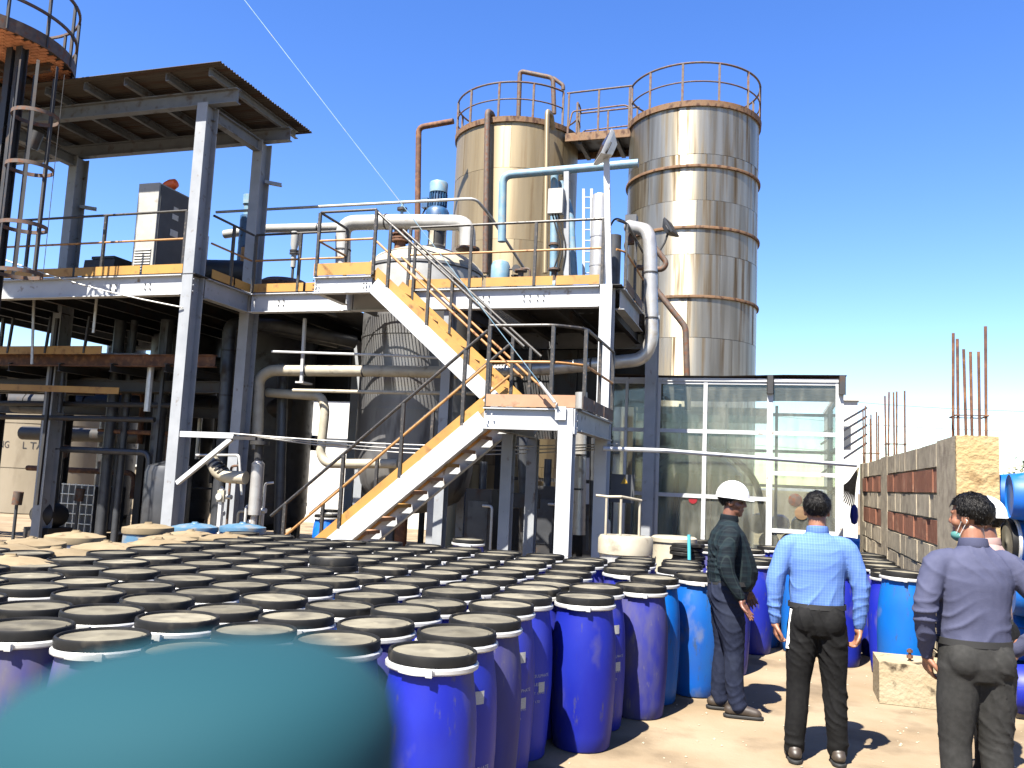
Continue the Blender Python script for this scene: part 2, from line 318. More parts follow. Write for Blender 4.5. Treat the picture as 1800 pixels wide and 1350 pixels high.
def railing(parent, pts, h=1.06, post_every=1.2, top='black_rail', mid='orange_rail', post='black_rail', r=.022, posts=True, ends=(1,1), midh=.55, rad=.12):
    """handrail along a floor polyline; each post, each rail its own part"""
    pts = [Vector(p) for p in pts]
    MB().tube([p+V(0,0,h) for p in pts], r, 8, rad).build('top_rail', top, parent)
    MB().tube([p+V(0,0,h*midh) for p in pts], r*.85, 8, rad).build('mid_rail', mid, parent)
    if posts:
        for k, (a, b) in enumerate(zip(pts, pts[1:])):
            n = max(1, round((b-a).length/post_every))
            for i in range(n+1):
                if i == 0 and (k > 0 or not ends[0]): continue
                if i == n and k == len(pts)-2 and not ends[1]: continue
                p = a.lerp(b, i/n); MB().bar(p, p+V(0,0,h-r*.5), .045, .045, (0,1,0)).build('post', post, parent)
def toe(parent, a, b, h=.15, mt='yellow_plate', t=.008):
    MB().bar(Vector(a)+V(0,0,h/2+.004), Vector(b)+V(0,0,h/2+.004), t, h).build('toe_plate', mt, parent)
def bolts(parent, c, nx, nz, dx=.07, dz=.09, r=.013, mt='dark_steel', nrm=(0,-1,0), ax=(1,0,0)):
    c, nrm, ax = Vector(c), Vector(nrm), Vector(ax)
    for i in range(nx):
        for k in range(nz):
            p = c + ax*(i-(nx-1)/2)*dx + V(0,0,(k-(nz-1)/2)*dz)
            MB().cyl(p, p+nrm*.016, r, r*.9, 6).build('bolt', mt, parent)

# ================================================================== SETTING
g = MB(); n = 24
g.add([(-3000,-400,-.02),(3000,-400,-.02),(3000,5000,-.02),(-3000,5000,-.02)], [(0,1,2,3)])
g.build('terrain', 'soil', smooth=0, kind='structure')
g = MB(); nx, ny = 60, 60
vs = []
for j in range(ny+1):
    for i in range(nx+1):
        x = -45+90*i/nx; y = -8+58*j/ny; vs.append((x, y, .006*noise.noise(V(x*.6, y*.6, 0))-.003))
g.add(vs, [(j*(nx+1)+i, j*(nx+1)+i+1, (j+1)*(nx+1)+i+1, (j+1)*(nx+1)+i) for j in range(ny) for i in range(nx)])
g.build('ground', 'concrete', kind='structure')
# far hills
g = MB(); N = 160; vs = []
for i in range(N+1):
    a = R(-60)+R(120)*i/N; d = 3600
    x, y = d*math.sin(a), d*math.cos(a); h = 22+26*noise.noise(V(i*.07, 3, 0))+14*noise.noise(V(i*.31, 9, 0))
    if a > R(8): h += 55*math.exp(-((math.degrees(a)-14)/5)**2)
    h = max(h, 5)
    vs += [(x, y, -2), (x*1.12, y*1.12, h), (x*1.35, y*1.35, -2)]
fs = []
for i in range(N):
    for k in (0,1): fs.append((i*3+k, i*3+3+k, i*3+4+k, i*3+1+k))
g.add(vs, fs).build('hills', 'hill', kind='structure')

# ================================================================== LEFT CANOPY
t = thing('steel_canopy', (-9.2,11.66,0), 'open steel canopy with corrugated iron roof on tall white columns', 'canopy')
ZB = 7.74
for (x, y) in ((-9.2,11.66),(-9.2,13.28),(-13.45,13.28),(-13.9,11.66)):
    MB().ibeam((x,y,0), (x,y,ZB), .20, .31, .018, .014, (0,1,0)).build('column', 'grey_paint', t)
    MB().box((x-.16,y-.21,0), (x+.16,y+.21,.03)).build('base_plate', 'grey_paint', t)
for y in (11.66,13.28):
    MB().ibeam((-16,y,ZB+.125), (-8.62,y,ZB+.125), .14, .25).build('roof_beam', 'roof_shade_paint', t)
for x in (-9.2,-13.45):
    MB().ibeam((x,11.74,ZB-.11), (x,13.2,ZB-.11), .14, .22).build('cross_beam', 'roof_shade_paint', t)
for k in range(8):
    x = -8.82-.84*k; MB().prof((x,11.16,ZB+.33), (x,13.8,ZB+.33), [(-.035,-.07),(.035,-.07),(.035,-.06),(-.025,-.06),(-.025,.06),(.035,.06),(.035,.07),(-.035,.07)]).build('purlin', 'roof_shade_paint', t)
for k in range(5):                                            # corrugated sheets, flutes along X
    y0 = 11.03+.572*k; m_ = MB(); ns = 48; vs = []; zz = ZB+.41+(.004 if k % 2 else 0)
    for i in range(ns+1):
        y = y0+.60*i/ns; z = zz+.014*math.sin((y-11.03)/.076*2*math.pi)
        x1 = -8.55+rnd.uniform(-.006,.006)
        vs += [(-16.2,y,z),(x1,y,z),(-16.2,y,z+.004),(x1,y,z+.004)]
    fs = []
    for i in range(ns):
        a, b = i*4, i*4+4
        fs += [(a,b,b+1,a+1),(a+2,a+3,b+3,b+2),(a+1,b+1,b+3,a+3)]
    m_.add(vs, fs).build('roof_sheet', 'roof_iron', t)
for (x, y, z) in ((-9.1,13.3,7.0),(-13.35,13.3,6.75)):          # short angle stubs on the rear columns
    MB().prof((x,y,z), (x+.22,y+.22,z-.0), [(-.04,-.04),(.04,-.04),(.04,-.03),(-.03,-.03),(-.03,.04),(-.04,.04)]).build('angle_stub', 'grey_paint', t)
bolts(t, (-9.095,11.58,4.62), 2, 3, .10, .10, mt='grey_paint', nrm=(1,0,0), ax=(0,1,0))

# ================================================================== LEFT DECK
ZD = 4.82
t = thing('upper_deck', (-11.5,13,0), 'raised steel deck under the canopy with yellow toe boards', 'platform')
MB().ibeam((-16,11.56,ZD-.19), (-9.31,11.56,ZD-.19), .15, .34).build('edge_beam', 'white_paint', t)
MB().ibeam((-9.1,11.84,ZD-.19), (-9.1,13.05,ZD-.19), .15, .34).build('edge_beam', 'grey_paint', t)
MB().ibeam((-16,17.3,ZD-.19), (-9.1,17.3,ZD-.19), .15, .34).build('edge_beam', 'grey_paint', t)
for k in range(9):
    x = -15.8+.78*k; MB().ibeam((x,11.66,ZD-.16), (x,17.2,ZD-.16), .09, .24).build('joist', 'dark_steel', t)
for i in range(5):
    for j in range(3): MB().box((-16+1.392*i,11.5+1.94*j,ZD-.016), (-16+1.392*(i+1)-.01,11.5+1.94*(j+1)-.01,ZD-.004)).build('floor_plate', 'dark_steel', t)
for (x0, x1) in ((-15.9,-14.0),(-13.95,-11.55),(-11.5,-10.15),(-10.1,-9.3)): toe(t, (x0,11.50,ZD), (x1,11.50,ZD))
toe(t, (-9.03,11.9,ZD), (-9.03,12.5,ZD)); toe(t, (-9.03,12.55,ZD), (-9.03,13.0,ZD))
railing(t, [(-15.9,11.52,ZD),(-9.32,11.52,ZD)], post_every=1.63, rad=0)
railing(t, [(-9.04,11.84,ZD),(-9.04,13.0,ZD)], post_every=.62, rad=0, ends=(0,0))
for x in (-10.0,-10.7,-13.5): bolts(t, (x,11.55,ZD-.2), 2, 2, .10, .085)
for (x, y) in ((-15.5,11.7),(-15.5,17.0),(-11.9,17.0)):
    MB().ibeam((x,y,0), (x,y,ZD-.36), .2, .25, up=(0,1,0)).build('column', 'dark_steel', t)

# ================================================================== RIGHT DECK
t = thing('process_deck', (-5.8,13,0), 'raised steel process deck with bolted white edge beam behind the stairs', 'platform')
MB().ibeam((-9.02,13.06,ZD-.19), (-7.0,13.06,ZD-.19), .15, .34).build('edge_beam', 'white_paint', t)
MB().ibeam((-6.98,13.06,ZD-.19), (-2.66,13.06,ZD-.19), .15, .34).build('edge_beam', 'white_paint', t)
MB().ibeam((-2.36,13.2,ZD-.20), (-2.36,15.2,ZD-.20), .15, .34).build('edge_beam', 'grey_paint', t)
MB().ibeam((-9.0,17.3,ZD-.19), (-2.3,17.3,ZD-.19), .15, .34).build('edge_beam', 'grey_paint', t)
for (x, y, w_, d_) in ((-2.53,13.06,.19,.30),(-2.12,15.35,.20,.28),(-5.2,13.15,.16,.2),(-8.9,17.1,.2,.25),(-2.4,17.2,.2,.25)):
    z1 = ZD-.37 if x in (-5.2,) else ZD-.02
    MB().ibeam((x,y,0), (x,y,z1), w_, d_, .016, .012, (0,1,0)).build('column', 'white_paint' if x == -2.53 else 'grey_paint', t)
for k in range(8):
    x = -8.7+.86*k
    if -7.9 < x < -5.4:
        MB().ibeam((x,13.14,ZD-.16), (x,14.0,ZD-.16), .09, .22).build('joist', 'dark_steel', t)
    else: MB().ibeam((x,13.14,ZD-.16), (x,17.2,ZD-.16), .09, .22).build('joist', 'dark_steel', t)
for (a, b, c, d) in ((-8.98,13.0,-7.75,15.2),(-8.98,15.2,-7.75,17.3),(-4.6,13.0,-3.5,17.3),(-3.5,13.0,-2.3,15.2),(-3.5,15.2,-2.3,17.3),(-7.75,16.5,-4.6,17.3)):
    MB().box((a+.005,b,ZD-.016), (c-.005,d-.01,ZD-.004)).build('floor_plate', 'dark_steel', t)
gr = MB()                                                      # bar grating round the vessel
def in_ves(x, y): return (x+6.65)**2+(y-15.3)**2 < 1.30**2
x = -7.74
while x < -4.61:
    y0, y1 = 13.0, 16.5; dx = abs(x+6.65)
    segs = [(y0,y1)]
    if dx < 1.25:
        h_ = math.sqrt(1.25**2-dx*dx); segs = [(y0,15.3-h_),(15.3+h_,y1)]
    for a, b in segs:
        if b-a > .02: gr.box((x-.007,a,ZD-.03), (x+.007,b,ZD-.004))
    x += .058
y = 13.05
while y < 16.5:
    dy = abs(y-15.3); segs = [(-7.74,-4.61)]
    if dy < 1.25:
        h_ = math.sqrt(1.25**2-dy*dy); segs = [(-7.74,-6.65-h_),(-6.65+h_,-4.61)]
    for a, b in segs: gr.box((a,y-.012,ZD-.016), (b,y+.012,ZD-.006))
    y += .30
gr.build('bar_grating', 'dark_steel', t, kind='stuff')
for (x0, x1) in ((-8.95,-7.95),(-7.9,-7.15),(-5.95,-4.62),(-4.55,-3.42),(-3.36,-2.66)): toe(t, (x0,12.995,ZD), (x1,12.995,ZD))
toe(t, (-2.29,13.3,ZD), (-2.29,15.1,ZD), mt='rust_rail')
railing(t, [(-8.98,13.0,ZD),(-7.15,13.0,ZD)], post_every=1.0, rad=0)
railing(t, [(-5.95,13.0,ZD),(-2.62,13.0,ZD)], post_every=1.1, rad=0)
railing(t, [(-2.42,13.1,ZD),(-2.30,13.3,ZD),(-2.30,15.2,ZD),(-2.30,16.8,ZD)], post_every=.95, rad=.1, ends=(0,1))
for x in (-8.4,-4.75,-4.55,-3.85,-3.62): bolts(t, (x,13.05,ZD-.19), 2, 2, .10, .085)
bolts(t, (-2.30,15.0,ZD-.2), 2, 3, .10, .09, nrm=(1,0,0), ax=(0,1,0))
for (x, y0) in ((-7.6,13.3),(-4.9,13.3)):
    pass
# bump-out where the upper flight arrives
MB().ibeam((-7.14,12.02,ZD-.15), (-6.12,12.02,ZD-.15), .12, .27).build('landing_beam', 'white_paint', t)
for x in (-7.09,-6.15): MB().ibeam((x,12.1,ZD-.15), (x,12.98,ZD-.15), .10, .24).build('landing_beam', 'white_paint', t)
MB().box((-7.14,11.98,ZD-.012), (-6.08,12.99,ZD)).build('floor_plate', 'dark_steel', t)
toe(t, (-7.14,11.96,ZD), (-6.10,11.96,ZD), h=.2)
railing(t, [(-7.10,12.9,ZD),(-7.10,11.97,ZD),(-6.09,11.97,ZD)], post_every=1.0, rad=.05)
for x in (-7.1,-6.2): bolts(t, (x,11.955,ZD-.15), 2, 3, .05, .07)

# ================================================================== STAIRS
t = thing('staircase', (-4.5,11.6,0), 'dog-leg steel staircase with orange stringer tops and half landing', 'staircase')
ZL = 2.64
def flight(p_lo, p_hi, ylo, yhi, n, mtop, first_rail=True):
    """stringers at ylo / yhi, treads between; p = (x,z) nosing line ends"""
    (x0, z0), (x1, z1) = p_lo, p_hi
    for y in (ylo, yhi):
        up = (0,0,1)
        sgn = -1 if y == ylo else 1
        MB().prof((x0,y,z0-.16), (x1,y,z1-.16), [(-.05,-.125),(.05,-.125),(.05,.125),(-.05,.125),(-.05,.113),(.036,.113),(.036,-.113),(-.05,-.113)] if (sgn < 0) == (x1 > x0) else [(.05,-.125),(.05,-.113),(-.036,-.113),(-.036,.113),(.05,.113),(.05,.125),(-.05,.125),(-.05,-.125)]).build('stringer', 'white_paint', t)
        MB().bar((x0,y+sgn*.02,z0+.055), (x1,y+sgn*.02,z1+.055), .012, .17).build('stringer_top', mtop, t)
    dx, dz = (x1-x0)/n, (z1-z0)/n
    for k in range(n):
        xc, zc = x0+dx*(k+.55), z0+dz*(k+.5)-.05
        tr = MB().box((xc-.15,ylo+.055,zc-.012), (xc+.15,yhi-.055,zc)); tr.box((xc-.15,ylo+.055,zc-.05), (xc-.142,yhi-.055,zc-.0121)); tr.box((xc+.142,ylo+.055,zc-.05), (xc+.15,yhi-.055,zc-.0121))
        tr.build('tread', 'pink_plate' if k % 3 else 'yellow_plate', t)
    for y, s_ in ((ylo,-1),(yhi,1)):
        a, b = V(x0,y+s_*.03,z0+.1), V(x1,y+s_*.03,z1+.1)
        MB().tube([a+V(0,0,.92), b+V(0,0,.92)], .024, 8).build('hand_rail', 'black_rail', t)
        MB().tube([a+V(0,0,.45), b+V(0,0,.45)], .019, 8).build('mid_rail', 'orange_rail', t)
        for k in range(4):
            p = a.lerp(b, (k+.25)/3.6); MB().bar(p-V(0,0,.1), p+V(0,0,.91), .045, .045, (0,1,0)).build('post', 'black_rail', t)
flight((-6.75,.02), (-3.66,ZL), 10.66, 11.66, 13, 'yellow_plate')
flight((-3.55,ZL), (-6.08,ZD), 12.02, 12.94, 10, 'yellow_plate')
# half landing
MB().ibeam((-3.66,10.64,ZL-.15), (-2.64,10.64,ZL-.15), .12, .28).build('landing_beam', 'white_paint', t)
MB().ibeam((-2.42,10.74,ZL-.15), (-2.42,12.9,ZL-.15), .12, .28).build('landing_beam', 'grey_paint', t)
MB().ibeam((-3.60,10.72,ZL-.15), (-3.60,12.9,ZL-.15), .12, .28).build('landing_beam', 'grey_paint', t)
MB().box((-3.66,10.58,ZL-.011), (-2.36,12.98,ZL)).build('floor_plate', 'dark_steel', t)
toe(t, (-3.62,10.575,ZL), (-2.42,10.575,ZL), h=.16, mt='pink_plate')
for k in range(3): toe(t, (-2.35,10.7+.72*k,ZL), (-2.35,11.38+.72*k,ZL), h=.17, mt='rust_rail')
MB().ibeam((-2.53,10.64,0), (-2.53,10.64,ZL-.005), .19, .2, .016, .012, (0,1,0)).build('support_post', 'white_paint', t)
MB().ibeam((-3.60,11.6,0), (-3.60,11.6,ZL-.3), .16, .16, .016, .012, (0,1,0)).build('support_post', 'grey_paint', t)
MB().ibeam((-3.60,12.9,0), (-3.60,12.9,ZL-.3), .16, .16, .016, .012, (0,1,0)).build('support_post', 'grey_paint', t)
MB().box((-2.43,10.56,ZL-.33), (-2.415,10.70,ZL-.01)).build('end_plate', 'white_paint', t)
bolts(t, (-3.57,10.575,ZL-.14), 2, 2, .08, .08, mt='white_paint'); bolts(t, (-2.41,10.63,ZL-.16), 1, 3, .05, .09, nrm=(1,0,0), ax=(0,1,0), mt='white_paint')
railing(t, [(-3.62,10.6,ZL),(-2.75,10.6,ZL),(-2.38,10.9,ZL),(-2.38,12.9,ZL)], h=1.08, post_every=.95, rad=.15)
MB().box((-2.66,10.50,ZL-.16), (-2.52,10.52,ZL+.01)).build('gusset', 'white_paint', t)

# ================================================================== TANKS
def tank(name, c, r, ztop, label, mt, bands, seams, rail_z, gap=None):
    t = thing(name, (c[0],c[1],0), label, 'tank', 'tall storage tanks')
    cx, cy = c
    zs = [0.05]+list(seams)+[ztop]
    for k in range(len(zs)-1):
        nP = 7; a0 = .35*k+rnd.random()*.5
        for i in range(nP):
            m_ = MB(); seg = 8; z0, z1 = zs[k]+.004, zs[k+1]-.004; rr = r+rnd.uniform(-.003,.003)
            da = 2*math.pi/nP; g_ = .0035/r
            vs = []
            for q in range(seg+1):
                a = a0+da*i+g_+(da-2*g_)*q/seg
                for R_, z in ((rr,z0),(rr,z1),(rr-.012,z1),(rr-.012,z0)): vs.append((cx+R_*math.cos(a), cy+R_*math.sin(a), z))
            fs = [(q*4+e, q*4+4+e, q*4+4+(e+1) % 4, q*4+(e+1) % 4) for q in range(seg) for e in range(4)]+[(0,1,2,3),(seg*4+3,seg*4+2,seg*4+1,seg*4)]
            m_.add(vs, fs).build('shell_plate', mt, t, smooth=30)
    MB().cyl((cx,cy,.05), (cx,cy,ztop-.02), r-.013, seg=48).build('inner_shell', 'dark_steel', t)
    for z in bands:
        MB().lathe([(r-.01,z-.03),(r+.05,z-.03),(r+.055,z-.0),(r+.05,z+.028),(r-.01,z+.03),(r-.01,z-.03)], 64, (cx,cy,0)).build('stiffener_ring', 'tank_band', t)
    MB().lathe([(r-.05,ztop-.02),(r+.05,ztop-.02),(r+.06,ztop+.11),(r+.03,ztop+.12),(r-.05,ztop+.1),(r-.05,ztop-.02)], 64, (cx,cy,0)).build('top_rim', 'tank_band', t)
    MB().lathe([(0,ztop+.3),(r*.5,ztop+.18),(r-.05,ztop+.02)], 48, (cx,cy,0)).build('tank_roof', mt, t)
    # rail ring
    a0, a1 = gap or (0, 2*math.pi); N = 56; rr = r+.02
    arc = [a0+(a1-a0)*i/N for i in range(N+1)]
    for z, q, mt_ in ((ztop+rail_z,.024,'rust_rail'),(ztop+.12+(rail_z-.12)*.5,.018,'rust_rail')):
        if z == ztop+rail_z: MB().tube([(cx+rr*math.cos(a),cy+rr*math.sin(a),z) for a in arc], q, 8).build('top_rail', mt_, t)
        else: MB().tube([(cx+rr*math.cos(a),cy+rr*math.sin(a),z) for a in arc], q, 8).build('mid_rail', mt_, t)
    nP = 11
    for i in range(nP+1):
        a = a0+(a1-a0)*i/nP; MB().bar((cx+rr*math.cos(a),cy+rr*math.sin(a),ztop+.02), (cx+rr*math.cos(a),cy+rr*math.sin(a),ztop+rail_z-.01), .05, .04, (0,1,0)).build('post', 'rust_rail', t)
    return t
TR = (-1.93,20.05); TL = (-6.42,20.3)
zR = at(1225,184,Y=18.5).z; zL = at(905,212,Y=18.75).z
bR = [at(1225,y,Y=18.5).z for y in (290,398,520)]
tank('storage_tank', TR, 1.52, zR, 'right hand tall steel tank with four orange rusted hoops', 'tank_steel', bR, [2.2, 3.9, bR[2]-.9, bR[2]+.03, bR[1]-.6, bR[1]+.62, bR[0]-.0+.28], 1.0, (R(205),R(205+335)))
tank('storage_tank', TL, 1.57, zL, 'tan stained tall steel tank left of the catwalk', 'tank_tan', [], [2.0, 4.0, 5.7, 7.35, zL-1.15], .98, (R(-5),R(-5+335)))
t = thing('catwalk', (-4.2,20,0), 'rusty catwalk bridging the tops of the two tall tanks', 'catwalk')
zc = (zR+zL)/2
MB().box((-4.95,19.5,zc-.10), (-3.35,20.7,zc-.06)).build('floor_plate', 'dark_steel', t)
for y in (19.5,20.7):
    MB().prof((-4.95,y,zc-.16), (-3.35,y,zc-.16), [(-.03,-.10),(.03,-.10),(.03,.10),(-.03,.10)]).build('side_channel', 'tank_band', t)
    MB().tube([(-4.95,y,zc+.98),(-3.35,y,zc+1.02)], .024, 8).build('top_rail', 'rust_rail', t)
    MB().tube([(-4.9,y,zc+.02),(-4.8,y,zc+.5),(-3.5,y,zc+.55),(-3.35,y,zc+.45)], .02, 8, .08).build('mid_rail', 'tank_band', t)
    for x in (-4.9,-4.15,-3.4): MB().bar((x,y,zc-.05), (x,y,zc+.98), .045, .04, (0,1,0)).build('post', 'rust_rail', t)
for x in (-4.6,-3.7): MB().box((x-.05,19.55,zc-.32), (x+.05,20.65,zc-.20)).build('cross_bearer', 'dark_steel', t)

# ================================================================== GLASS BOOTH
BY0, BY1, BX0, BX1, BZ = 15.72, 18.2, -2.9, 1.14, 3.68
t = thing('glass_booth', (-.8,16.9,0), 'white framed glass booth in front of the right tall tank', 'booth')
def gpost(x, y, w_=.07, z1=BZ): MB().box((x-w_/2,y-.035,0), (x+w_/2,y+.035,z1)).build('post', 'white_paint', t)
for x, w_ in ((-2.62,.05),(-2.02,.05),(-1.19,.07),(-.07,.10),(1.08,.13)): gpost(x, BY0, w_)
for x, w_ in ((BX0+.05,.05),(-1.9,.05),(-.95,.05),(.05,.06),(1.06,.07)): gpost(x, BY1, w_, BZ-.25)
rows = (.9, 1.12, 1.92, 2.57, 3.32)
xs = [-2.9,-2.62,-2.02,-1.19,-.07,1.08]
for i in range(5):
    for z in ((1.02,2.01,2.71,3.60) if i == 4 else (1.55,2.71,3.60)):
        a, b = xs[i], xs[i+1]
        MB().box((a+.03+(.02 if i == 4 else 0),BY0-.028,z-.035), (b-.03-(.02 if i > 2 else 0),BY0+.028,z+.035)).build('rail', 'white_paint', t)
    zz = [.1,1.02,2.01,2.71,3.60] if i == 4 else [.1,1.55,2.71,3.60]
    for a, b in zip(zz, zz[1:]):
        MB().box((xs[i]+.02,BY0+.002,a+.02), (xs[i+1]-.02,BY0+.010,b-.02)).build('pane', 'glass_pane', t)
xb = [-2.85,-1.9,-.95,.05,1.06]
for i in range(4):
    for z in (1.8,2.5,3.25): MB().box((xb[i]+.03,BY1-.025,z-.03), (xb[i+1]-.03,BY1+.025,z+.03)).build('rail', 'white_paint', t)
    for a, b in ((.1,1.8),(1.8,2.5),(2.5,3.25)): MB().box((xb[i]+.02,BY1-.004,a+.02), (xb[i+1]-.02,BY1+.004,b-.02)).build('pane', 'glass_pane', t)
for z in (1.2,2.5,3.35): MB().box((1.06,BY0+.06,z-.03), (1.10,BY1-.06,z+.03)).build('rail', 'white_paint', t)
for k in range(3): MB().box((1.076,BY0+.06+.79*k,.1), (1.084,BY0+.83+.79*k,3.33)).build('pane', 'glass_pane', t)
for k in range(4):                                             # corrugated booth roof, thin
    m_ = MB(); vs = []; ns = 24; y0 = BY0-.1+.68*k
    for i in range(ns+1):
        y = y0+.68*i/ns; z = BZ+.05-.14*(y-BY0)/2+.012*math.sin(y/.09*6.28)+(.004 if k % 2 else 0)
        zsag = -.05
        for q in range(5):
            x = -2.95+4.14*q/4; zz = z+zsag*(.6 if q in (1,2) else 0)
            vs.append((x,y,zz))
    fs = [(i*5+q, i*5+q+1, i*5+6+q, i*5+5+q) for i in range(ns) for q in range(4)]
    m_.add(vs, fs).build('roof_sheet', 'roof_iron', t)
MB().box((-2.93,BY0-.05,BZ-.065), (1.15,BY0+.03,BZ-.005)).build('head_rail', 'white_paint', t)
for x in (-.07,1.12): MB().prof((x,BY0-.09,BZ-.28), (x,BY0-.09,BZ+.05), [(-.045,-.04),(.045,-.04),(.06,.04),(-.06,.04)], (0,1,0)).build('bracket', 'dark_steel', t)
MB().box((-2.8,18.24,BZ-.62), (-.1,18.26,BZ-.30)).build('fascia_board', 'white_wall', t)
p = at(1218,878,Y=BY0-.01); MB().cyl((p.x,BY0-.004,p.z), (p.x,BY0-.012,p.z), .075, seg=24).build('stop_disc', 'red_sign', t)
for (px, py, mt_) in ((1398,879,'rust_rail'),(1409,902,'wood_board')):
    p = at(px,py,Y=BY0-.01); MB().lathe([(0,0),(.10,0),(.115,.006),(.115,.012),(.10,.016),(0,.016)], 24, (p.x,BY0-.004,p.z), axis=V(0,-1,0)).build('round_sign', mt_, t)

# ================================================================== BLOCK WALL
WX, WY0, WY1, WT, WZ = 1.52, 8.22, 16.9, .30, 2.26
t = thing('block_wall', (WX+.12,12.5,0), 'unfinished block wall with red brick bands and rusty rebar on top', 'wall')
core = MB().box((WX+.022,WY0+.03,0), (WX+WT-.05,WY1-.03,WZ-.02)).build('mortar_core', 'mortar', t)
pil = ((WY0,WY0+.95),(13.0,13.7),(16.4,WY1))
for (a, b) in pil:
    MB().box((WX-.006,a,0), (WX+WT,b,WZ)).build('pier', 'block_grey', t)
m_ = MB(); N = 8                                                # rendered end face, lumpy
vs = [(WX-.012+(WT+.03)*i/N, WY0-.03+.012*noise.noise(V(i*.9,j*.5,2)), WZ*j/20+(.01*noise.noise(V(i*.7,4,1)) if j == 20 else 0)) for j in range(21) for i in range(N+1)]
vs += [(WX-.012+(WT+.03)*i/N, WY0+.02, WZ*j/20) for j in range(21) for i in range(N+1)]
o_ = 21*(N+1)
fs = [(j*(N+1)+i, j*(N+1)+i+1, (j+1)*(N+1)+i+1, (j+1)*(N+1)+i) for j in range(20) for i in range(N)]
fs += [(20*(N+1)+i, 20*(N+1)+i+1, o_+20*(N+1)+i+1, o_+20*(N+1)+i) for i in range(N)]
for j in range(20):
    fs += [(j*(N+1), (j+1)*(N+1), o_+(j+1)*(N+1), o_+j*(N+1)), (j*(N+1)+N, o_+j*(N+1)+N, o_+(j+1)*(N+1)+N, (j+1)*(N+1)+N)]
m_.add(vs, fs).build('end_render', 'plaster_tan', t)
hrow = WZ/9.0
bmesh_cache = {}
for row in range(9):
    z0 = hrow*row
    for (a, b) in ((pil[0][1],pil[1][0]),(pil[1][1],pil[2][0])):
        L_ = (b-a); nb = round(L_/.42); bl = L_/nb
        off = .5 if row % 2 else 0
        edges = [a]+[a+bl*(k+off) for k in range(1 if off == 0 else 0, nb)]+[b]
        edges = sorted(set(round(e, 4) for e in edges))
        for e0, e1 in zip(edges, edges[1:]):
            pr = rnd.uniform(-.010,.008); g_ = .006
            MB().box((WX+pr,e0+g_,z0+.006+rnd.uniform(-.002,.002)), (WX+WT-.002,e1-g_,z0+hrow-.016)).build('brick', 'brick_red' if row in (5,7) else 'block_grey', t)
for (y, n_, h0) in ((8.5,6,.95),(13.35,5,.95),(16.6,6,1.0)):
    for k in range(n_):
        x = WX+.04+.22*(k % 3)/2; yy = y+(-.12 if k < 3 else .12); h_ = h0*rnd.uniform(.8,1.06)
        MB().cyl((x,yy,WZ-.1), (x+rnd.uniform(-.015,.015),yy,WZ+h_), .013, seg=7).build('rebar', 'rust_steel', t)
    MB().tube([(WX+.02,y-.14,WZ+.19),(WX+.28,y-.14,WZ+.19),(WX+.28,y+.14,WZ+.19),(WX+.02,y+.14,WZ+.19)], .008, 6, closed=True).build('stirrup', 'rust_steel', t)

# ================================================================== PROCESS PLANT ON AND UNDER THE DECK
def pipe(name, pts, r, mt, label, cat='pipe', rad=None, flanges=(), clips=(), seg=14, group=None):
    pts = [Vector(p) for p in pts]; t = thing(name, tuple(pts[0]), label, cat, group)
    MB().tube(pts, r, seg, rad if rad else r*2.6, n=6).build('pipe_run', mt, t)
    for (p, d) in flanges:
        p, d = Vector(p), Vector(d).normalized(); MB().cyl(p-d*.02, p+d*.02, r*1.5, seg=16).build('flange', 'rust_rail', t)
    for (p, d) in clips:
        p, d = Vector(p), Vector(d).normalized(); MB().cyl(p-d*.015, p+d*.015, r*1.06, seg=16).build('band', 'dark_steel', t)
    return t
# reactor vessel through the grating
VX, VY, VR = -6.65, 15.3, 1.14
t = thing('reactor_vessel', (VX,VY,.9), 'large steel reactor vessel rising through the deck grating', 'vessel')
MB().lathe([(0,.95),(.5,1.02),(.9,1.22),(1.08,1.5),(VR,1.8),(VR,4.9),(VR,5.62),(VR+.03,5.63),(VR+.03,5.68)], 56, (VX,VY,0)).build('shell', 'vessel_steel', t)
MB().lathe([(VR+.03,5.68),(VR,5.74),(.95,5.92),(.6,6.08),(.3,6.14),(0,6.15)], 56, (VX,VY,0)).build('dished_top', 'cream_pipe', t)
MB().lathe([(VR-.01,5.10),(VR+.012,5.11),(VR+.012,5.60),(VR-.01,5.61)], 56, (VX,VY,0)).build('jacket', 'white_pipe', t)
for z in (2.2,2.9,3.6,4.3): MB().lathe([(VR-.005,z-.02),(VR+.012,z-.02),(VR+.012,z+.02),(VR-.005,z+.02)], 56, (VX,VY,0)).build('band', 'vessel_steel', t)
for k in range(4):
    a = R(45+90*k); x, y = VX+VR*.93*math.cos(a), VY+VR*.93*math.sin(a); MB().ibeam((x,y,0), (x,y,1.75), .16, .16, up=(0,1,0)).build('leg', 'grey_paint', t)
MB().cyl((VX-.1,VY-.2,.2), (VX-.1,VY-.2,1.0), .12).build('outlet', 'rust_steel', t)
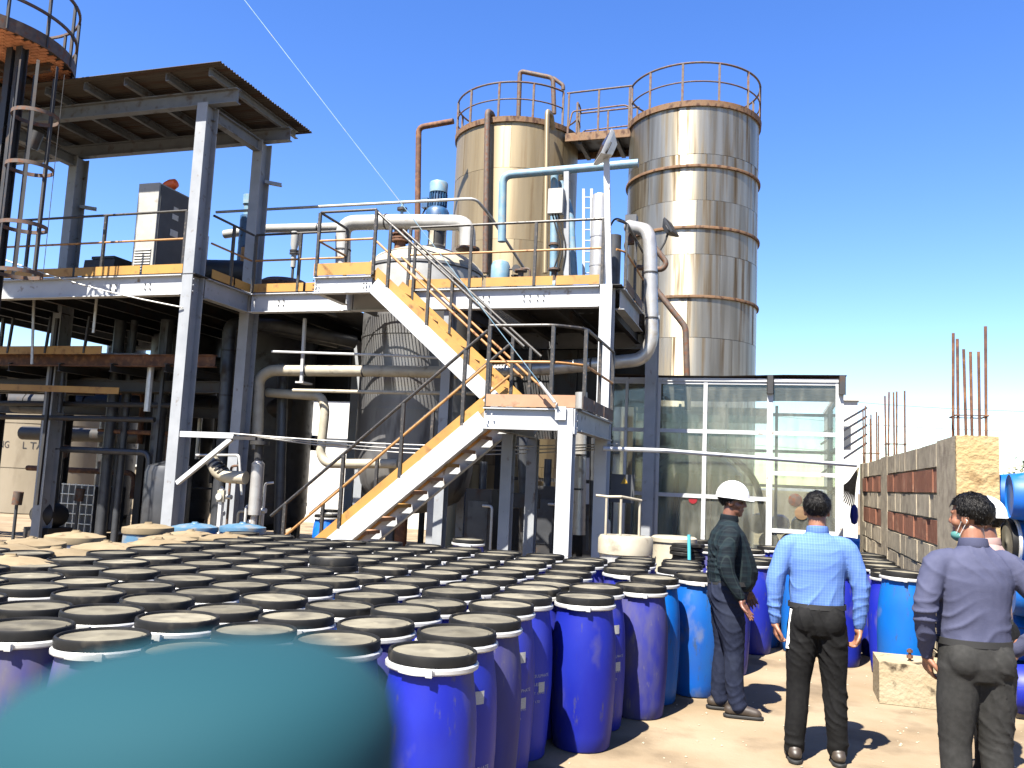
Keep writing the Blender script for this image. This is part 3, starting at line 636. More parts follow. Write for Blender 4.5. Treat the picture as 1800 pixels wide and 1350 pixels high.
# agitator
t = thing('agitator_motor', (VX+.2,VY,6.12), 'blue agitator motor standing on the vessel top', 'motor')
mx = VX+.2
MB().lathe([(.20,6.14),(.20,6.2),(.16,6.24),(.16,6.5),(.20,6.54),(.20,6.6)], 20, (mx,VY,0)).build('lantern', 'dark_steel', t)
for k in range(3):
    a = k*2.1+.4; MB().box((mx+.15*math.cos(a)-.04,VY+.15*math.sin(a)-.04,6.2), (mx+.15*math.cos(a)+.04,VY+.15*math.sin(a)+.04,6.55)).build('lantern_rib', 'cream_pipe', t)
MB().lathe([(0,6.6),(.22,6.6),(.235,6.66),(.235,6.9),(.2,6.97),(.15,7.0)], 24, (mx,VY,0)).build('gearbox', 'motor_blue', t)
MB().lathe([(.15,7.0),(.15,7.3)], 20, (mx,VY,0)).build('stator', 'motor_blue', t)
for k in range(20):
    a = 2*math.pi*k/20; MB().bar((mx+.165*math.cos(a),VY+.165*math.sin(a),7.02), (mx+.165*math.cos(a),VY+.165*math.sin(a),7.28), .012, .04, (math.cos(a),math.sin(a),0)).build('cooling_fin', 'motor_blue', t)
MB().lathe([(.18,7.3),(.185,7.48),(.17,7.52),(0,7.53)], 24, (mx,VY,0)).build('fan_cowl', 'blue_pipe', t)
MB().box((mx-.32,VY-.09,7.0), (mx-.19,VY+.09,7.2)).build('terminal_box', 'motor_blue', t)
MB().tube([(mx-.26,VY,7.0),(mx-.34,VY-.05,6.8),(mx-.3,VY-.1,6.3),(mx-.3,VY-.2,6.1)], .016, 8, .1).build('cable', 'dark_rubber', t)
# white insulated header behind the rail
YH = 15.9
pa = at(462,402,Y=YH); pb = at(600,400,Y=YH)
pipe('insulated_pipe', [at(395,412,Y=YH), pa, at(604,399,Y=YH)], .095, 'white_pipe', 'white insulated pipe running behind the canopy column to the elbow', clips=((pa,(1,0,0)),(at(560,400,Y=YH),(1,0,0))))
YH2 = 14.6
a = at(603,470,Y=YH2); b = at(603,392,Y=YH2); c_ = at(700,390,Y=YH2)
pipe('insulated_pipe', [a, b, c_, at(822,392,Y=YH2), at(822,436,Y=YH2)], .15, 'white_pipe', 'fat white insulated vapour pipe bent down at both ends above the vessel', rad=.28, clips=((at(603,440,Y=YH2),(0,0,1)),(at(680,390,Y=YH2),(1,0,0))), flanges=((at(822,438,Y=YH2),(0,0,1)),))
for (px, lab) in ((515,'white pipe reducer dropping from the insulated header'),):
    tp = at(px,408,Y=YH); lo = at(px,470,Y=YH)
    t = thing('reducer_pipe', tuple(lo), lab, 'pipe')
    MB().lathe([(.09,tp.z),(.09,tp.z-.28),(.055,tp.z-.42),(.055,lo.z)], 16, (lo.x,lo.y,0)).build('reducer', 'white_pipe', t)
    for z in (tp.z-.44,tp.z-.50): MB().cyl((lo.x,lo.y,z), (lo.x,lo.y,z+.03), .10).build('flange', 'dark_steel', t)
    MB().tube([(lo.x,lo.y,lo.z+.1),(lo.x,lo.y,ZD)], .03, 8).build('drop_pipe', 'dark_steel', t)
# rusty bellows + pipe
p = at(705,400,Y=14.7)
t = thing('rusty_nozzle', (p.x,p.y,5.6), 'rusty flanged nozzle on the vessel beside the white pipe', 'nozzle')
MB().lathe([(.11,5.8),(.11,6.15),(.17,6.15),(.17,6.19),(.12,6.19),(.13,6.4),(.12,6.65),(0,6.66)], 18, (p.x,p.y,0)).build('nozzle_body', 'rust_steel', t)
for z in (6.2,6.28): MB().cyl((p.x,p.y,z), (p.x,p.y,z+.03), .18).build('flange', 'rust_steel', t)
MB().cyl((p.x,p.y,6.6), (p.x,p.y,6.95), .03).build('stem', 'blue_pipe', t)
MB().cyl((p.x,p.y,6.78), (p.x,p.y,6.83), .10).build('hand_wheel', 'dark_steel', t)
# thin white rail behind
YB = 13.9
pipe('service_line', [at(380,373,Y=YB), at(469,368,Y=YB), at(836,349,Y=YB), at(862,380,Y=YB+.6), at(925,478,Y=YB+2)], .028, 'white_pipe', 'thin white service line strung above the deck railing', rad=.15, seg=8)
# rust pipe left of the tan tank
pipe('rust_pipe', [at(733,470,Y=18.3), at(736,224,Y=18.3), at(797,213,Y=18.3)], .07, 'rust_steel', 'rust red vent pipe with bent top left of the tan tank', rad=.15)
# tank-side dark pipes
for (px, lab, mt_) in ((857,'dark vertical pipe on the left face of the tan tank','rust_rail'),(962,'tan vertical pipe on the right face of the tan tank','tank_tan')):
    top = at(px,195,Y=18.55); pipe('tank_pipe', [at(px-4,480,Y=18.55), top, top+V(.0,.35,.08), top+V(0,.6,-.2)], .07 if px < 900 else .06, mt_, lab, rad=.12)
# vent pipe above the tan tank
pipe('vent_pipe', [at(911,215,Y=20.2), at(914,125,Y=20.2), at(972,137,Y=20.2), at(974,200,Y=20.2)], .06, 'rust_rail', 'rusty hooked vent pipe on top of the tan tank', rad=.12)
pipe('vent_spout', [at(972,137,Y=20.2), at(990,150,Y=20.2), at(990,158,Y=20.2)], .05, 'rust_rail', 'short rusty spout at the vent pipe corner', rad=.06)
# light blue gantry pipe
YG = 14.2
g0 = at(882,425,Y=YG); g1 = at(884,308,Y=YG); g2 = at(1122,287,Y=YG)
pipe('blue_pipe', [g0, g1, g2], .075, 'blue_pipe', 'pale blue overhead pipe with drop leg in front of the tan tank', rad=.18)
t = thing('blue_receiver', (g0.x,YG,ZD), 'light blue upright receiver cylinder at the deck edge', 'vessel')
MB().lathe([(0,ZD+.05),(.15,ZD+.06),(.17,ZD+.12),(.17,ZD+.66),(.14,ZD+.73),(.06,ZD+.76)], 24, (g0.x,YG,0)).build('shell', 'blue_pipe', t)
MB().tube([(g0.x+.1,YG,ZD+.6),(g0.x+.55,YG,ZD+.6),(g0.x+.55,YG,ZD+.2)], .02, 8, .06).build('side_pipe', 'rust_rail', t)
MB().cyl((g0.x+.3,YG-.05,ZD+.6), (g0.x+.3,YG+.05,ZD+.6), .07).build('hand_wheel', 'dark_steel', t)
p = at(945,470,Y=14)
t = thing('condenser', (p.x,14,ZD), 'small blue horizontal condenser on the deck floor', 'machine')
MB().lathe([(0,-.42),(.09,-.4),(.12,-.34),(.12,.34),(.09,.4),(0,.42)], 20, (p.x,14,ZD+.22), axis=V(1,.1,0)).build('shell', 'blue_pipe', t)
for s in (-1,1):
    MB().lathe([(0,-.02),(.17,-.02),(.17,.02),(0,.02)], 20, (p.x+s*.36,14+s*.036,ZD+.22), axis=V(1,.1,0)).build('flange', 'rust_rail', t)
    MB().box((p.x+s*.2-.04,13.92,ZD), (p.x+s*.2+.04,14.08,ZD+.12)).build('foot', 'dark_steel', t)
    MB().cyl((p.x+s*.3,14,ZD+.3), (p.x+s*.3,14,ZD+.55), .05).build('nozzle', 'rust_rail', t)
    MB().cyl((p.x+s*.3,14,ZD+.5), (p.x+s*.3,14,ZD+.53), .11).build('flange', 'rust_rail', t)
# blue vertical pipes and the white junction box
pipe('blue_riser', [at(973,490,Y=14.4), at(975,300,Y=14.4)], .07, 'blue_pipe', 'pale blue riser pipe left of the white junction box', flanges=((at(974,430,Y=14.4),(0,0,1)),))
pipe('blue_riser', [at(1010,490,Y=14.6), at(1003,370,Y=14.6), at(985,320,Y=14.6)], .06, 'blue_pipe', 'slanting pale blue riser right of the white junction box')
t = thing('instrument_rack', tuple(at(995,497,Y=14.0)), 'steel instrument post carrying a white junction box', 'rack')
a, b = at(996,497,Y=14), at(996,302,Y=14)
MB().bar(a, b, .09, .06, (0,1,0)).build('rack_post', 'grey_paint', t)
c0 = at(978,355,Y=13.9)
MB().box((c0.x-.13,13.82,c0.z-.22), (c0.x+.13,13.97,c0.z+.22)).build('junction_box', 'cabinet_white', t)
for k in range(3): MB().tube([(c0.x-.06+.05*k,13.9,c0.z-.22),(c0.x+.1+.05*k,13.95,c0.z-.8),(c0.x-.02+.08*k,13.95,c0.z-1.2)], .014, 7, .2).build('cable', 'dark_rubber', t)
# silver vertical exchanger, ladder-like brackets
a, b = at(1050,492,Y=13.8), at(1053,345,Y=13.8)
t = thing('silver_duct', tuple(a), 'thick silver insulated upright duct at the deck corner', 'duct')
MB().lathe([(0,ZD+.02),(.14,ZD+.02),(.14,b.z-.05),(.12,b.z+.02),(.05,b.z+.05),(0,b.z+.05)], 24, (a.x,13.8,0)).build('duct_shell', 'insulation', t)
for z in (ZD+.5,ZD+1.0,ZD+1.3): MB().lathe([(.138,z-.012),(.146,z-.012),(.146,z+.012),(.138,z+.012)], 24, (a.x,13.8,0)).build('band', 'insulation', t)
a2 = at(1078,492,Y=14.6); MB().cyl((a2.x,14.6,ZD), (a2.x,14.6,ZD+1.25), .12, seg=20).build('twin_duct', 'duct_grey', t)
t = thing('steel_ladder', tuple(at(1030,490,Y=15.5)), 'short white steel ladder behind the silver duct', 'ladder')
for px in (1026,1040): MB().bar(at(px,490,Y=15.5), at(px,332,Y=15.5), .05, .03, (0,1,0)).build('stile', 'white_paint', t)
for k in range(8): MB().cyl(at(1026,480-19*k,Y=15.5), at(1040,480-19*k,Y=15.5), .012, seg=6).build('rung', 'white_paint', t)
# floodlights
def floodlight(base, head, aim, label, size=.3):
    base, head, aim = Vector(base), Vector(head), Vector(aim).normalized()
    t = thing('floodlight', tuple(base), label, 'floodlight', 'floodlights on the deck')
    if (head-base).length > .5: MB().bar(base, head-V(0,0,.05), .09, .07, (0,1,0)).build('mast', 'white_paint', t)
    else: MB().tube([base, base.lerp(head,.5)+V(0,0,-.06), head], .02, 8).build('arm', 'dark_steel', t)
    x = aim.cross(V(0,0,1)).normalized(); u = x.cross(aim)
    m_ = MB(); s = size
    vs = [head+aim*(.5*s*d)+x*(s*w_*a)+u*(s*h_*b) for d, w_, h_ in ((-.7,.35,.28),(.1,.75,.6),(.45,.8,.65)) for a, b in ((-1,-1),(1,-1),(1,1),(-1,1))]
    fs = [(0,1,2,3),(11,10,9,8)]+[(k*4+i, k*4+4+i, k*4+4+(i+1) % 4, k*4+(i+1) % 4) for k in (0,1) for i in range(4)]
    m_.add(vs, fs).build('housing', 'galv' if size > .28 else 'cabinet_grey', t)
    MB().bar(head+aim*(.24*s)+u*s*.0, head+aim*(.245*s), s*1.4, s*1.1, u).build('lens', 'lens_dark', t)
    MB().tube([head+x*s*.85, head+x*s*.85-u*s*.5, head-x*s*.85-u*s*.5, head-x*s*.85], .015, 6, .05).build('yoke', 'dark_steel', t)
b_ = at(1072,497,Y=13.02); floodlight((b_.x,12.98,ZD-.05), at(1066,262,Y=12.98), (-.75,-.35,.32), 'grey floodlight on the white mast at the deck corner', .34)
floodlight(at(1160,440,Y=14.9), at(1177,402,Y=14.9), (.9,-.2,.55), 'dark floodlight beside the silver pipe in front of the tank', .24)
# big silver pipe at the right side of the deck
YP = 14.25
pipe('silver_pipe', [at(1105,398,Y=YP+.3), at(1140,405,Y=YP), at(1143,440,Y=YP), at(1146,600,Y=YP), at(1130,632,Y=YP), at(1050,640,Y=YP), at(960,648,Y=YP), at(820,655,Y=YP)], .115, 'insulation', 'fat silver insulated pipe turning under the deck corner', rad=.28, clips=((at(1144,480,Y=YP),(0,0,1)),(at(1145,560,Y=YP),(0,0,1)),(at(1040,641,Y=YP),(1,0,0))))
pipe('dark_pipe', [at(1135,415,Y=YP+.6), at(1172,462,Y=YP+.6), at(1165,474,Y=YP+.6), at(1120,470,Y=YP+.6)], .05, 'rust_rail', 'dark bent pipe loop right of the silver pipe', rad=.08)
pipe('down_pipe', [at(1150,505,Y=16.6), at(1205,575,Y=16.6), at(1207,640,Y=16.6), at(1209,720,Y=16.6)], .06, 'rust_rail', 'brown downpipe crossing in front of the right tall tank', rad=.1)
t = thing('control_valve', tuple(at(1122,405,Y=14.7)), 'rusty control valve with grey actuator near the deck corner', 'valve')
p = at(1110,395,Y=14.7)
MB().cyl(p, p+V(0,0,-.35), .09).build('valve_body', 'rust_rail', t); MB().box((p.x-.1,p.y-.1,p.z-.02), (p.x+.1,p.y+.1,p.z+.16)).build('actuator', 'cabinet_grey', t)
MB().tube([p+V(-.1,0,.05), p+V(-.3,0,.15), p+V(-.5,.2,-.1), p+V(-.45,.3,-.7)], .018, 7, .1).build('conduit', 'dark_rubber', t)
for k in range(4):
    px = 835+k*24; p = at(px,445+3*k,Y=14.3)
    t = thing('small_valve', (p.x,14.3,ZD), ['small hand valve left of the blue receiver','small hand valve just behind the blue receiver','small hand valve between receiver and condenser','small hand valve above the condenser end'][k], 'valve')
    MB().cyl((p.x,14.3,ZD), (p.x,14.3,ZD+.5), .025).build('stem', 'rust_rail', t)
    MB().cyl((p.x-.08,14.3,ZD+.3), (p.x+.08,14.3,ZD+.3), .045).build('valve_body', 'rust_rail', t)
    MB().lathe([(.055,-.008),(.075,-.008),(.075,.008),(.055,.008),(.055,-.008)], 16, (p.x,14.3,ZD+.5)).build('hand_wheel', 'dark_steel', t)
    MB().bar((p.x-.06,14.3,ZD+.5), (p.x+.06,14.3,ZD+.5), .012, .01).build('spoke', 'dark_steel', t)
# cabinet on the left deck
p0 = at(232,465,Y=12.2); p1 = at(262,320,Y=12.2)
t = thing('control_cabinet', (p0.x,12.2,ZD), 'white and grey electrical control cabinet on the left deck', 'cabinet')
cx0 = at(232,460,Y=12.1).x; cx1 = at(268,460,Y=12.1).x; cz = at(262,322,Y=12.1).z
MB().box((cx0,12.1,ZD), (cx1,13.0,cz)).build('housing', 'cabinet_white', t)
cab_door = MB().box((cx1+.002,12.14,ZD+.05), (cx1+.02,12.96,cz-.03)).build('door', 'cabinet_grey', t)
for k in range(10): MB().bar((cx0+.05,12.092,ZD+.15+.05*k), (cx1-.05,12.092,ZD+.15+.05*k), .02, .028, (0,.5,1)).build('louvre', 'cabinet_white', t)
for (y, z, s) in ((12.55,cz-.35,.06),(12.55,cz-.5,.08),(12.55,cz-.8,.10)): MB().box((cx1+.021,y-s,z-s*.6), (cx1+.026,y+s,z+s*.6)).build('name_plate', 'galv', cab_door)
q = at(300,326,Y=12.6)
t = thing('orange_beacon', (q.x,12.6,cz), 'orange rounded hood on top of the grey cabinet', 'beacon')
MB().lathe([(0,-.2),(.07,-.17),(.10,-.08),(.105,.03),(.08,.12),(0,.16)], 20, (q.x,12.6,q.z), axis=V(1,0,.35)).build('hood', 'orange_plastic', t)
MB().cyl((q.x-.12,12.6,cz-.02), (q.x-.1,12.6,q.z), .02).build('stem', 'dark_steel', t)
p = at(190,470,Y=12.4)
t = thing('hopper_box', (p.x,12.4,ZD), 'dark steel machine box left of the control cabinet', 'machine')
MB().prof((p.x-.35,12.5,ZD+.27), (p.x+.32,12.5,ZD+.27), [(-.35,-.25),(.35,-.25),(.3,.22),(-.3,.28)]).build('body', 'dark_steel', t)
MB().box((p.x-.2,12.2,ZD+.5), (p.x+.3,12.8,ZD+.55)).build('lid', 'dark_steel', t)
for (x, y) in ((-.3,12.3),(.28,12.3),(-.3,12.75),(.28,12.75)): MB().box((p.x+x-.03,y-.03,ZD-.005), (p.x+x+.03,y+.03,ZD+.04)).build('foot', 'dark_steel', t)
# dark machine behind the inner column + small agitator
p = at(400,440,Y=14.3)
t = thing('pump_set', (p.x,14.4,ZD), 'dark pump set on the deck between the two canopy columns', 'pump')
MB().lathe([(0,-.75),(.2,-.7),(.26,-.5),(.26,.4),(.18,.55),(0,.6)], 20, (p.x,14.4,ZD+.75), axis=V(1,.2,0)).build('casing', 'dark_steel', t)
MB().box((p.x-.6,14.1,ZD), (p.x+.6,14.7,ZD+.42)).build('base', 'duct_grey', t)
MB().cyl((p.x+.35,14.4,ZD+.9), (p.x+.35,14.4,ZD+1.25), .09).build('nozzle', 'orange_rail', t)
MB().tube([(p.x-.5,14.3,ZD+.9),(p.x-.5,14.3,ZD+1.35),(p.x-.5,14.3,ZD+1.5)], .03, 8).build('valve_stem', 'galv', t)
p = at(438,360,Y=14.9)
t = thing('agitator_motor', (p.x,14.9,ZD), 'small pale agitator motor half hidden by the rear canopy column', 'motor')
MB().cyl((p.x,14.9,ZD), (p.x,14.9,p.z-.25), .16).build('pedestal', 'motor_blue', t)
MB().lathe([(.10,p.z-.25),(.10,p.z),(.13,p.z),(.13,p.z+.2),(0,p.z+.22)], 18, (p.x,14.9,0)).build('motor_body', 'blue_pipe', t)
p = at(500,500,Y=14.6)
t = thing('blue_hopper', (p.x,14.6,ZD), 'worn blue tank with rusty rim on the deck', 'tank')
MB().lathe([(.42,ZD+.01),(.5,ZD+.05),(.5,ZD+.42)], 28, (p.x,14.6,0)).build('shell', 'drum_pale', t); MB().lathe([(.5,ZD+.4),(.56,ZD+.4),(.56,ZD+.5),(.4,ZD+.6),(0,ZD+.62)], 28, (p.x,14.6,0)).build('lid', 'rust_steel', t)

# ---------------- under the deck
pipe('cream_header', [at(452,790,Y=13.6), at(455,665,Y=13.6), at(475,651,Y=13.6), at(662,652,Y=13.6), at(862,656,Y=13.6)], .105, 'cream_pipe', 'cream insulated header pipe hung under the deck', rad=.16, clips=((at(540,651,Y=13.6),(1,0,0)),(at(640,652,Y=13.6),(1,0,0))))
t = thing('pipe_hanger', tuple(at(533,668,Y=13.55)), 'white steel hanger holding the cream header pipe', 'hanger')
h0, h1 = at(536,560,Y=13.5), at(530,672,Y=13.5)
MB().bar(h0, h1, .05, .05, (0,1,0)).build('strap', 'white_paint', t); MB().box((h1.x-.08,13.42,h1.z-.02), (h1.x+.08,13.75,h1.z+.01)).build('shoe', 'white_paint', t)
for (px, lab) in ((398,'left one of two tall dark ducts beside the big column'),(430,'right one of two tall dark ducts beside the big column')):
    b0 = at(px-4,765,Y=13.5); b1 = at(px+6,568,Y=13.5)
    pipe('dark_duct', [V(b0.x,13.5,0), b0, b1, b1+V(.25,.5,.06), b1+V(1.4,1.6,-.1)], .125, 'duct_grey', lab, 'duct', rad=.2, clips=((b0.lerp(b1,.35),(0,0,1)),(b0.lerp(b1,.75),(0,0,1))))
pipe('cream_drop', [at(470,690,Y=13.9), at(565,697,Y=13.9), at(572,720,Y=13.9), at(563,800,Y=13.9), at(575,815,Y=13.9), at(700,815,Y=13.9)], .085, 'cream_pipe', 'cream pipe dropping and turning right under the deck', rad=.12)
pipe('grey_riser', [at(490,940,Y=14.2), at(498,640,Y=14.2)], .10, 'duct_grey', 'dark grey riser left of the cream drop pipe')
pipe('conduit', [at(478,618,Y=13.25), at(700,625,Y=13.25), at(860,634,Y=13.25)], .022, 'white_paint', 'thin white conduit crossing above the cream header', seg=8)
pipe('conduit', [at(515,686,Y=13.25), at(700,690,Y=13.25), at(850,692,Y=13.25)], .03, 'cream_pipe', 'thin cream conduit crossing below the cream header', seg=8)
pipe('silver_riser', [at(1018,940,Y=13.4), at(1020,790,Y=13.4), at(1022,690,Y=13.4)], .10, 'insulation', 'patched silver riser behind the landing column', clips=((at(1018,860,Y=13.4),(0,0,1)),(at(1020,800,Y=13.4),(0,0,1))))
pipe('thin_riser', [at(1040,970,Y=13.6), at(1042,770,Y=13.6)], .05, 'duct_grey', 'thin grey riser behind the landing column')
pipe('glass_riser', [at(925,935,Y=14.0), at(918,760,Y=14.0)], .10, 'duct_grey', 'dark upright pipe under the half landing')
t = thing('gauge_panel', tuple(at(925,930,Y=13.8)), 'dark gauge panel with round dial under the half landing', 'panel')
p = at(915,880,Y=13.7)
MB().box((p.x-.25,13.7,p.z-.12), (p.x+.3,13.85,p.z+.12)).build('panel_box', 'dark_steel', t)
q = at(937,878,Y=13.68); MB().lathe([(0,0),(.055,0),(.06,.01),(.06,.02),(0,.02)], 20, (q.x,13.695,q.z), axis=V(0,-1,0)).build('dial', 'dial', t)
for s in (-.2,.25): MB().box((p.x+s-.02,13.74,0), (p.x+s+.02,13.8,p.z-.12)).build('leg', 'dark_steel', t)
# corrugated elbow, silver column, gauge near the big column
YC = 11.9
pipe('flex_elbow', [at(372,808,Y=YC), at(383,832,Y=YC), at(400,838,Y=YC), at(432,840,Y=YC)], .105, 'cream_pipe', 'fat cream corrugated elbow near the big column', rad=.12, clips=tuple((at(376+5*k,815+5*k,Y=YC),(1,0,-1)) for k in range(4)))
t = thing('silver_column', tuple(at(447,905,Y=YC)), 'upright silver cylinder filter near the big column', 'filter')
p = at(447,905,Y=YC); q = at(450,815,Y=YC)
MB().lathe([(.05,.0),(.05,p.z),(.10,p.z),(.10,q.z),(.03,q.z+.09),(.02,q.z+.2)], 20, (p.x,YC,0)).build('filter_shell', 'insulation', t)
MB().lathe([(.10,q.z+.3),(.15,q.z+.3),(.15,q.z+.36),(.05,q.z+.36)], 20, (p.x,YC,0)).build('flange', 'dark_steel', t)
MB().cyl((p.x,YC,q.z+.05), (p.x,YC,q.z+.5), .07).build('neck', 'dark_steel', t)
t = thing('pressure_gauge', tuple(at(386,900,Y=11.7)), 'round white pressure gauge on a stand by the big column', 'gauge')
p = at(386,873,Y=11.7)
MB().lathe([(0,0),(.05,0),(.055,.01),(.055,.03),(0,.035)], 20, (p.x,11.7,p.z), axis=V(0,-1,0)).build('dial', 'dial', t)
MB().box((p.x-.03,11.72,0), (p.x+.03,11.78,p.z+.12)).build('stand', 'galv', t)
MB().box((p.x-.05,11.705,p.z-.08), (p.x+.07,11.76,p.z+.1)).build('back_plate', 'cream_pipe', t)
pipe('thin_line', [at(345,800,Y=12.2), at(420,800,Y=12.2), at(425,870,Y=12.2)], .02, 'galv', 'thin galvanised line behind the white bracket', rad=.05, seg=8)
t = thing('manifold', tuple(at(430,930,Y=12.2)), 'tangle of small valves and pipes behind the silver filter', 'manifold')
for k in range(7):
    p = at(395+12*k+rnd.uniform(-4,4),925-rnd.uniform(0,110),Y=12.1+rnd.uniform(0,.4))
    MB().tube([(p.x,p.y,0),(p.x,p.y,p.z),(p.x+rnd.uniform(-.2,.2),p.y+.05,p.z+.02)], .022, 7, .05).build('small_pipe', ('galv','rust_rail','cream_pipe')[k % 3], t)
    MB().cyl((p.x-.05,p.y,p.z*.7), (p.x+.05,p.y,p.z*.7), .04).build('valve_body', 'galv', t)
# ground vessels under left deck
p = at(255,915,Y=12.4)
t = thing('dark_tank', (p.x,12.7,0), 'dark grey upright tank left of the big column', 'tank')
MB().lathe([(0,.02),(.36,.03),(.40,.10),(.40,1.55),(.36,1.66),(.1,1.75),(0,1.75)], 32, (p.x,12.9,0)).build('shell', 'duct_grey', t)
MB().cyl((p.x,12.9,1.7), (p.x,12.9,1.95), .08).build('neck', 'dark_steel', t)
# crate-like tote in cage
p = at(125,900,Y=14.5)
t = thing('caged_tote', (p.x,15,0), 'plastic tote in a dark wire cage under the left deck', 'tote')
MB().box((p.x-.45,14.6,.2), (p.x+.45,15.5,1.15)).build('bottle', 'cabinet_grey', t)
for k in range(7): MB().box((p.x-.49+.163*k-.01,14.55,.15), (p.x-.49+.163*k+.01,14.57,1.2)).build('cage_bar', 'galv', t)
for k in range(6): MB().box((p.x-.5,14.53,.17+.2*k), (p.x+.5,14.55,.19+.2*k)).build('cage_bar', 'galv', t)
MB().box((p.x-.5,14.55,.0), (p.x+.5,15.55,.14)).build('pallet', 'wood_board', t)
p = at(85,860,Y=13.5)
t = thing('dark_pump', (p.x,13.6,0), 'dark pump with tall elbow pipe under the left deck', 'pump')
MB().lathe([(0,-.3),(.2,-.28),(.26,-.1),(.26,.2),(.15,.35),(0,.36)], 20, (p.x,13.6,.6), axis=V(0,-1,.1)).build('casing', 'dark_steel', t)
MB().box((p.x-.3,13.3,0), (p.x+.3,13.9,.36)).build('base', 'dark_steel', t)
q = at(92,720,Y=13.6)
MB().tube([(p.x,13.6,.7),(p.x,13.6,q.z),(p.x-1.2,13.6,q.z+.05)], .12, 14, .3).build('elbow_pipe', 'duct_grey', t)
for k, px in enumerate((180,205,265)):
    p = at(px,900,Y=13.9)
    pipe('dark_riser', [(p.x,13.9,0), (p.x,13.9,ZD-.3)], (.11,.07,.13)[k], 'duct_grey', ('leftmost dark riser under the left deck','thin middle dark riser under the left deck','dark riser next to the big column')[k])
# lower mezzanine at the far left
t = thing('mezzanine', (-13,14,0), 'rusty lower mezzanine full of beams under the left deck', 'platform')
for (z, y, mt_) in ((3.55,12.7,'rust_steel'),(3.15,13.4,'dark_steel'),(2.75,14.6,'dark_steel')):
    MB().ibeam((-17.5,y,z), (-9.6-.35*(y-12.7),y+.25,z+.02), .12, .22).build('edge_beam', mt_, t)
for k in range(6):
    x = -16.5+1.2*k; MB().ibeam((x,12.75,3.42), (x+.2,16.5,3.42), .08, .16).build('joist', 'dark_steel', t)
MB().box((-17,12.9,3.51), (-11.2,14.6,3.53)).build('floor_plate', 'dark_steel', t)
MB().bar((-17,12.60,3.72), (-11.8,12.60,3.72), .012, .15).build('toe_plate', 'yellow_plate', t)
MB().bar((-17,12.55,3.05), (-11.6,12.9,3.0), .012, .12).build('toe_plate', 'yellow_plate', t)
for x in (-16.6,-14.7,-12.6,-10.4): MB().ibeam((x,14.9,0), (x,14.9,3.3), .16, .2, up=(0,1,0)).build('column', 'dark_steel', t)
for k in range(5): MB().bar((-15.8+.9*k,12.6,3.66), (-15.75+.9*k,12.6,4.35), .04, .04, (0,1,0)).build('post', 'dark_steel', t)
for (px, y0, y1) in ((62,455,640),(170,525,585)): MB().bar(at(px,y0,Y=12.3), at(px-6,y1,Y=12.3), .05, .02, (0,1,0)).build('hanger_strap', 'galv', t)
for k in range(3): MB().tube([(-17,13.0+.3*k,2.45+.3*k), (-11+.4*k,13.2+.3*k,2.5+.3*k)], .05, 8).build('small_pipe', 'dark_steel', t)
pipe('cream_cross_pipe', [at(-40,668,Y=16.0), at(20,670,Y=16.0), at(110,672,Y=16.0)], .11, 'cream_pipe', 'short cream pipe end lit at the far left under the deck')
pipe('cream_back_pipe', [at(150,702,Y=18.3), at(290,703,Y=18.3)], .10, 'cream_pipe', 'cream pipe seen through the gap behind the dark risers')

# ---------------- caged ladder and round platform, upper left
t = thing('caged_ladder', tuple(V(-10.9,10.0,0)), 'tall dark ladder tower with hooped safety cage at the left edge', 'ladder')
LC = at(52,300,Y=10.2)
lx, ly = LC.x, 10.2; z0, z1 = 3.4, 8.0
for dx in (-.62,-.42): MB().ibeam((lx+dx,ly,0), (lx+dx,ly,8.3), .12, .14, up=(0,1,0)).build('tower_leg', 'dark_steel', t)
for z in (4.55,5.3,6.25,7.1): MB().lathe([(.33,z-.03),(.345,z-.03),(.345,z+.03),(.33,z+.03),(.33,z-.03)], 32, (lx,ly,0)).build('cage_hoop', 'rust_rail', t)
for k in range(7):
    a = R(-150+50*k); MB().bar((lx+.338*math.cos(a),ly+.338*math.sin(a),4.5), (lx+.338*math.cos(a),ly+.338*math.sin(a),7.9), .045, .008, (math.cos(a),math.sin(a),0)).build('cage_strap', 'dark_steel', t)
for k in range(14): MB().cyl((lx-.62,ly,3.5+.32*k), (lx-.42,ly,3.5+.32*k), .012, seg=6).build('rung', 'dark_steel', t)
p = at(62,245,Y=10.4)
MB().cyl(p+V(-.05,0,-.15), p+V(.05,0,.12), .09).build('lamp', 'dark_steel', t)
RPC, RPR, RPZ = V(-12.85,10.35,0), 1.45, 8.35
t = thing('round_platform', (RPC.x,RPC.y,0), 'round rusty platform with brick pattern floor at the top left corner', 'platform')
MB().lathe([(RPR-.01,RPZ-.02),(RPR+.01,RPZ-.02),(RPR+.01,RPZ+.2),(RPR-.01,RPZ+.2),(RPR-.01,RPZ-.02)], 64, (RPC.x,RPC.y,0)).build('rim', 'rust_rail', t)
fl = MB(); y = -RPR; row = 0; pieces = 0
while y < RPR:
    x = -RPR+(.09 if row % 2 else 0)
    while x < RPR:
        if math.hypot(x+.085,y+.04) < RPR-.10:
            fl.box((RPC.x+x,RPC.y+y,RPZ+.0), (RPC.x+x+.165,RPC.y+y+.07,RPZ+.02))
        x += .18
    y += .082; row += 1
fl.build('floor_tread', 'orange_brick', t, kind='stuff')
MB().cyl((RPC.x,RPC.y,RPZ+.021), (RPC.x,RPC.y,RPZ+.035), RPR-.02, seg=48).build('floor_sheet', 'dark_steel', t)
for dx in (-.5,.25): MB().ibeam((RPC.x+dx,RPC.y-1.2+abs(dx)*.5,RPZ-.08), (RPC.x+dx,RPC.y+1.2-abs(dx)*.5,RPZ-.08), .08, .14).build('bearer', 'rust_rail', t)
MB().ibeam((RPC.x-1.2,RPC.y+.45,RPZ-.08), (RPC.x+1.1,RPC.y+.45,RPZ-.08), .08, .14).build('bearer', 'rust_rail', t)
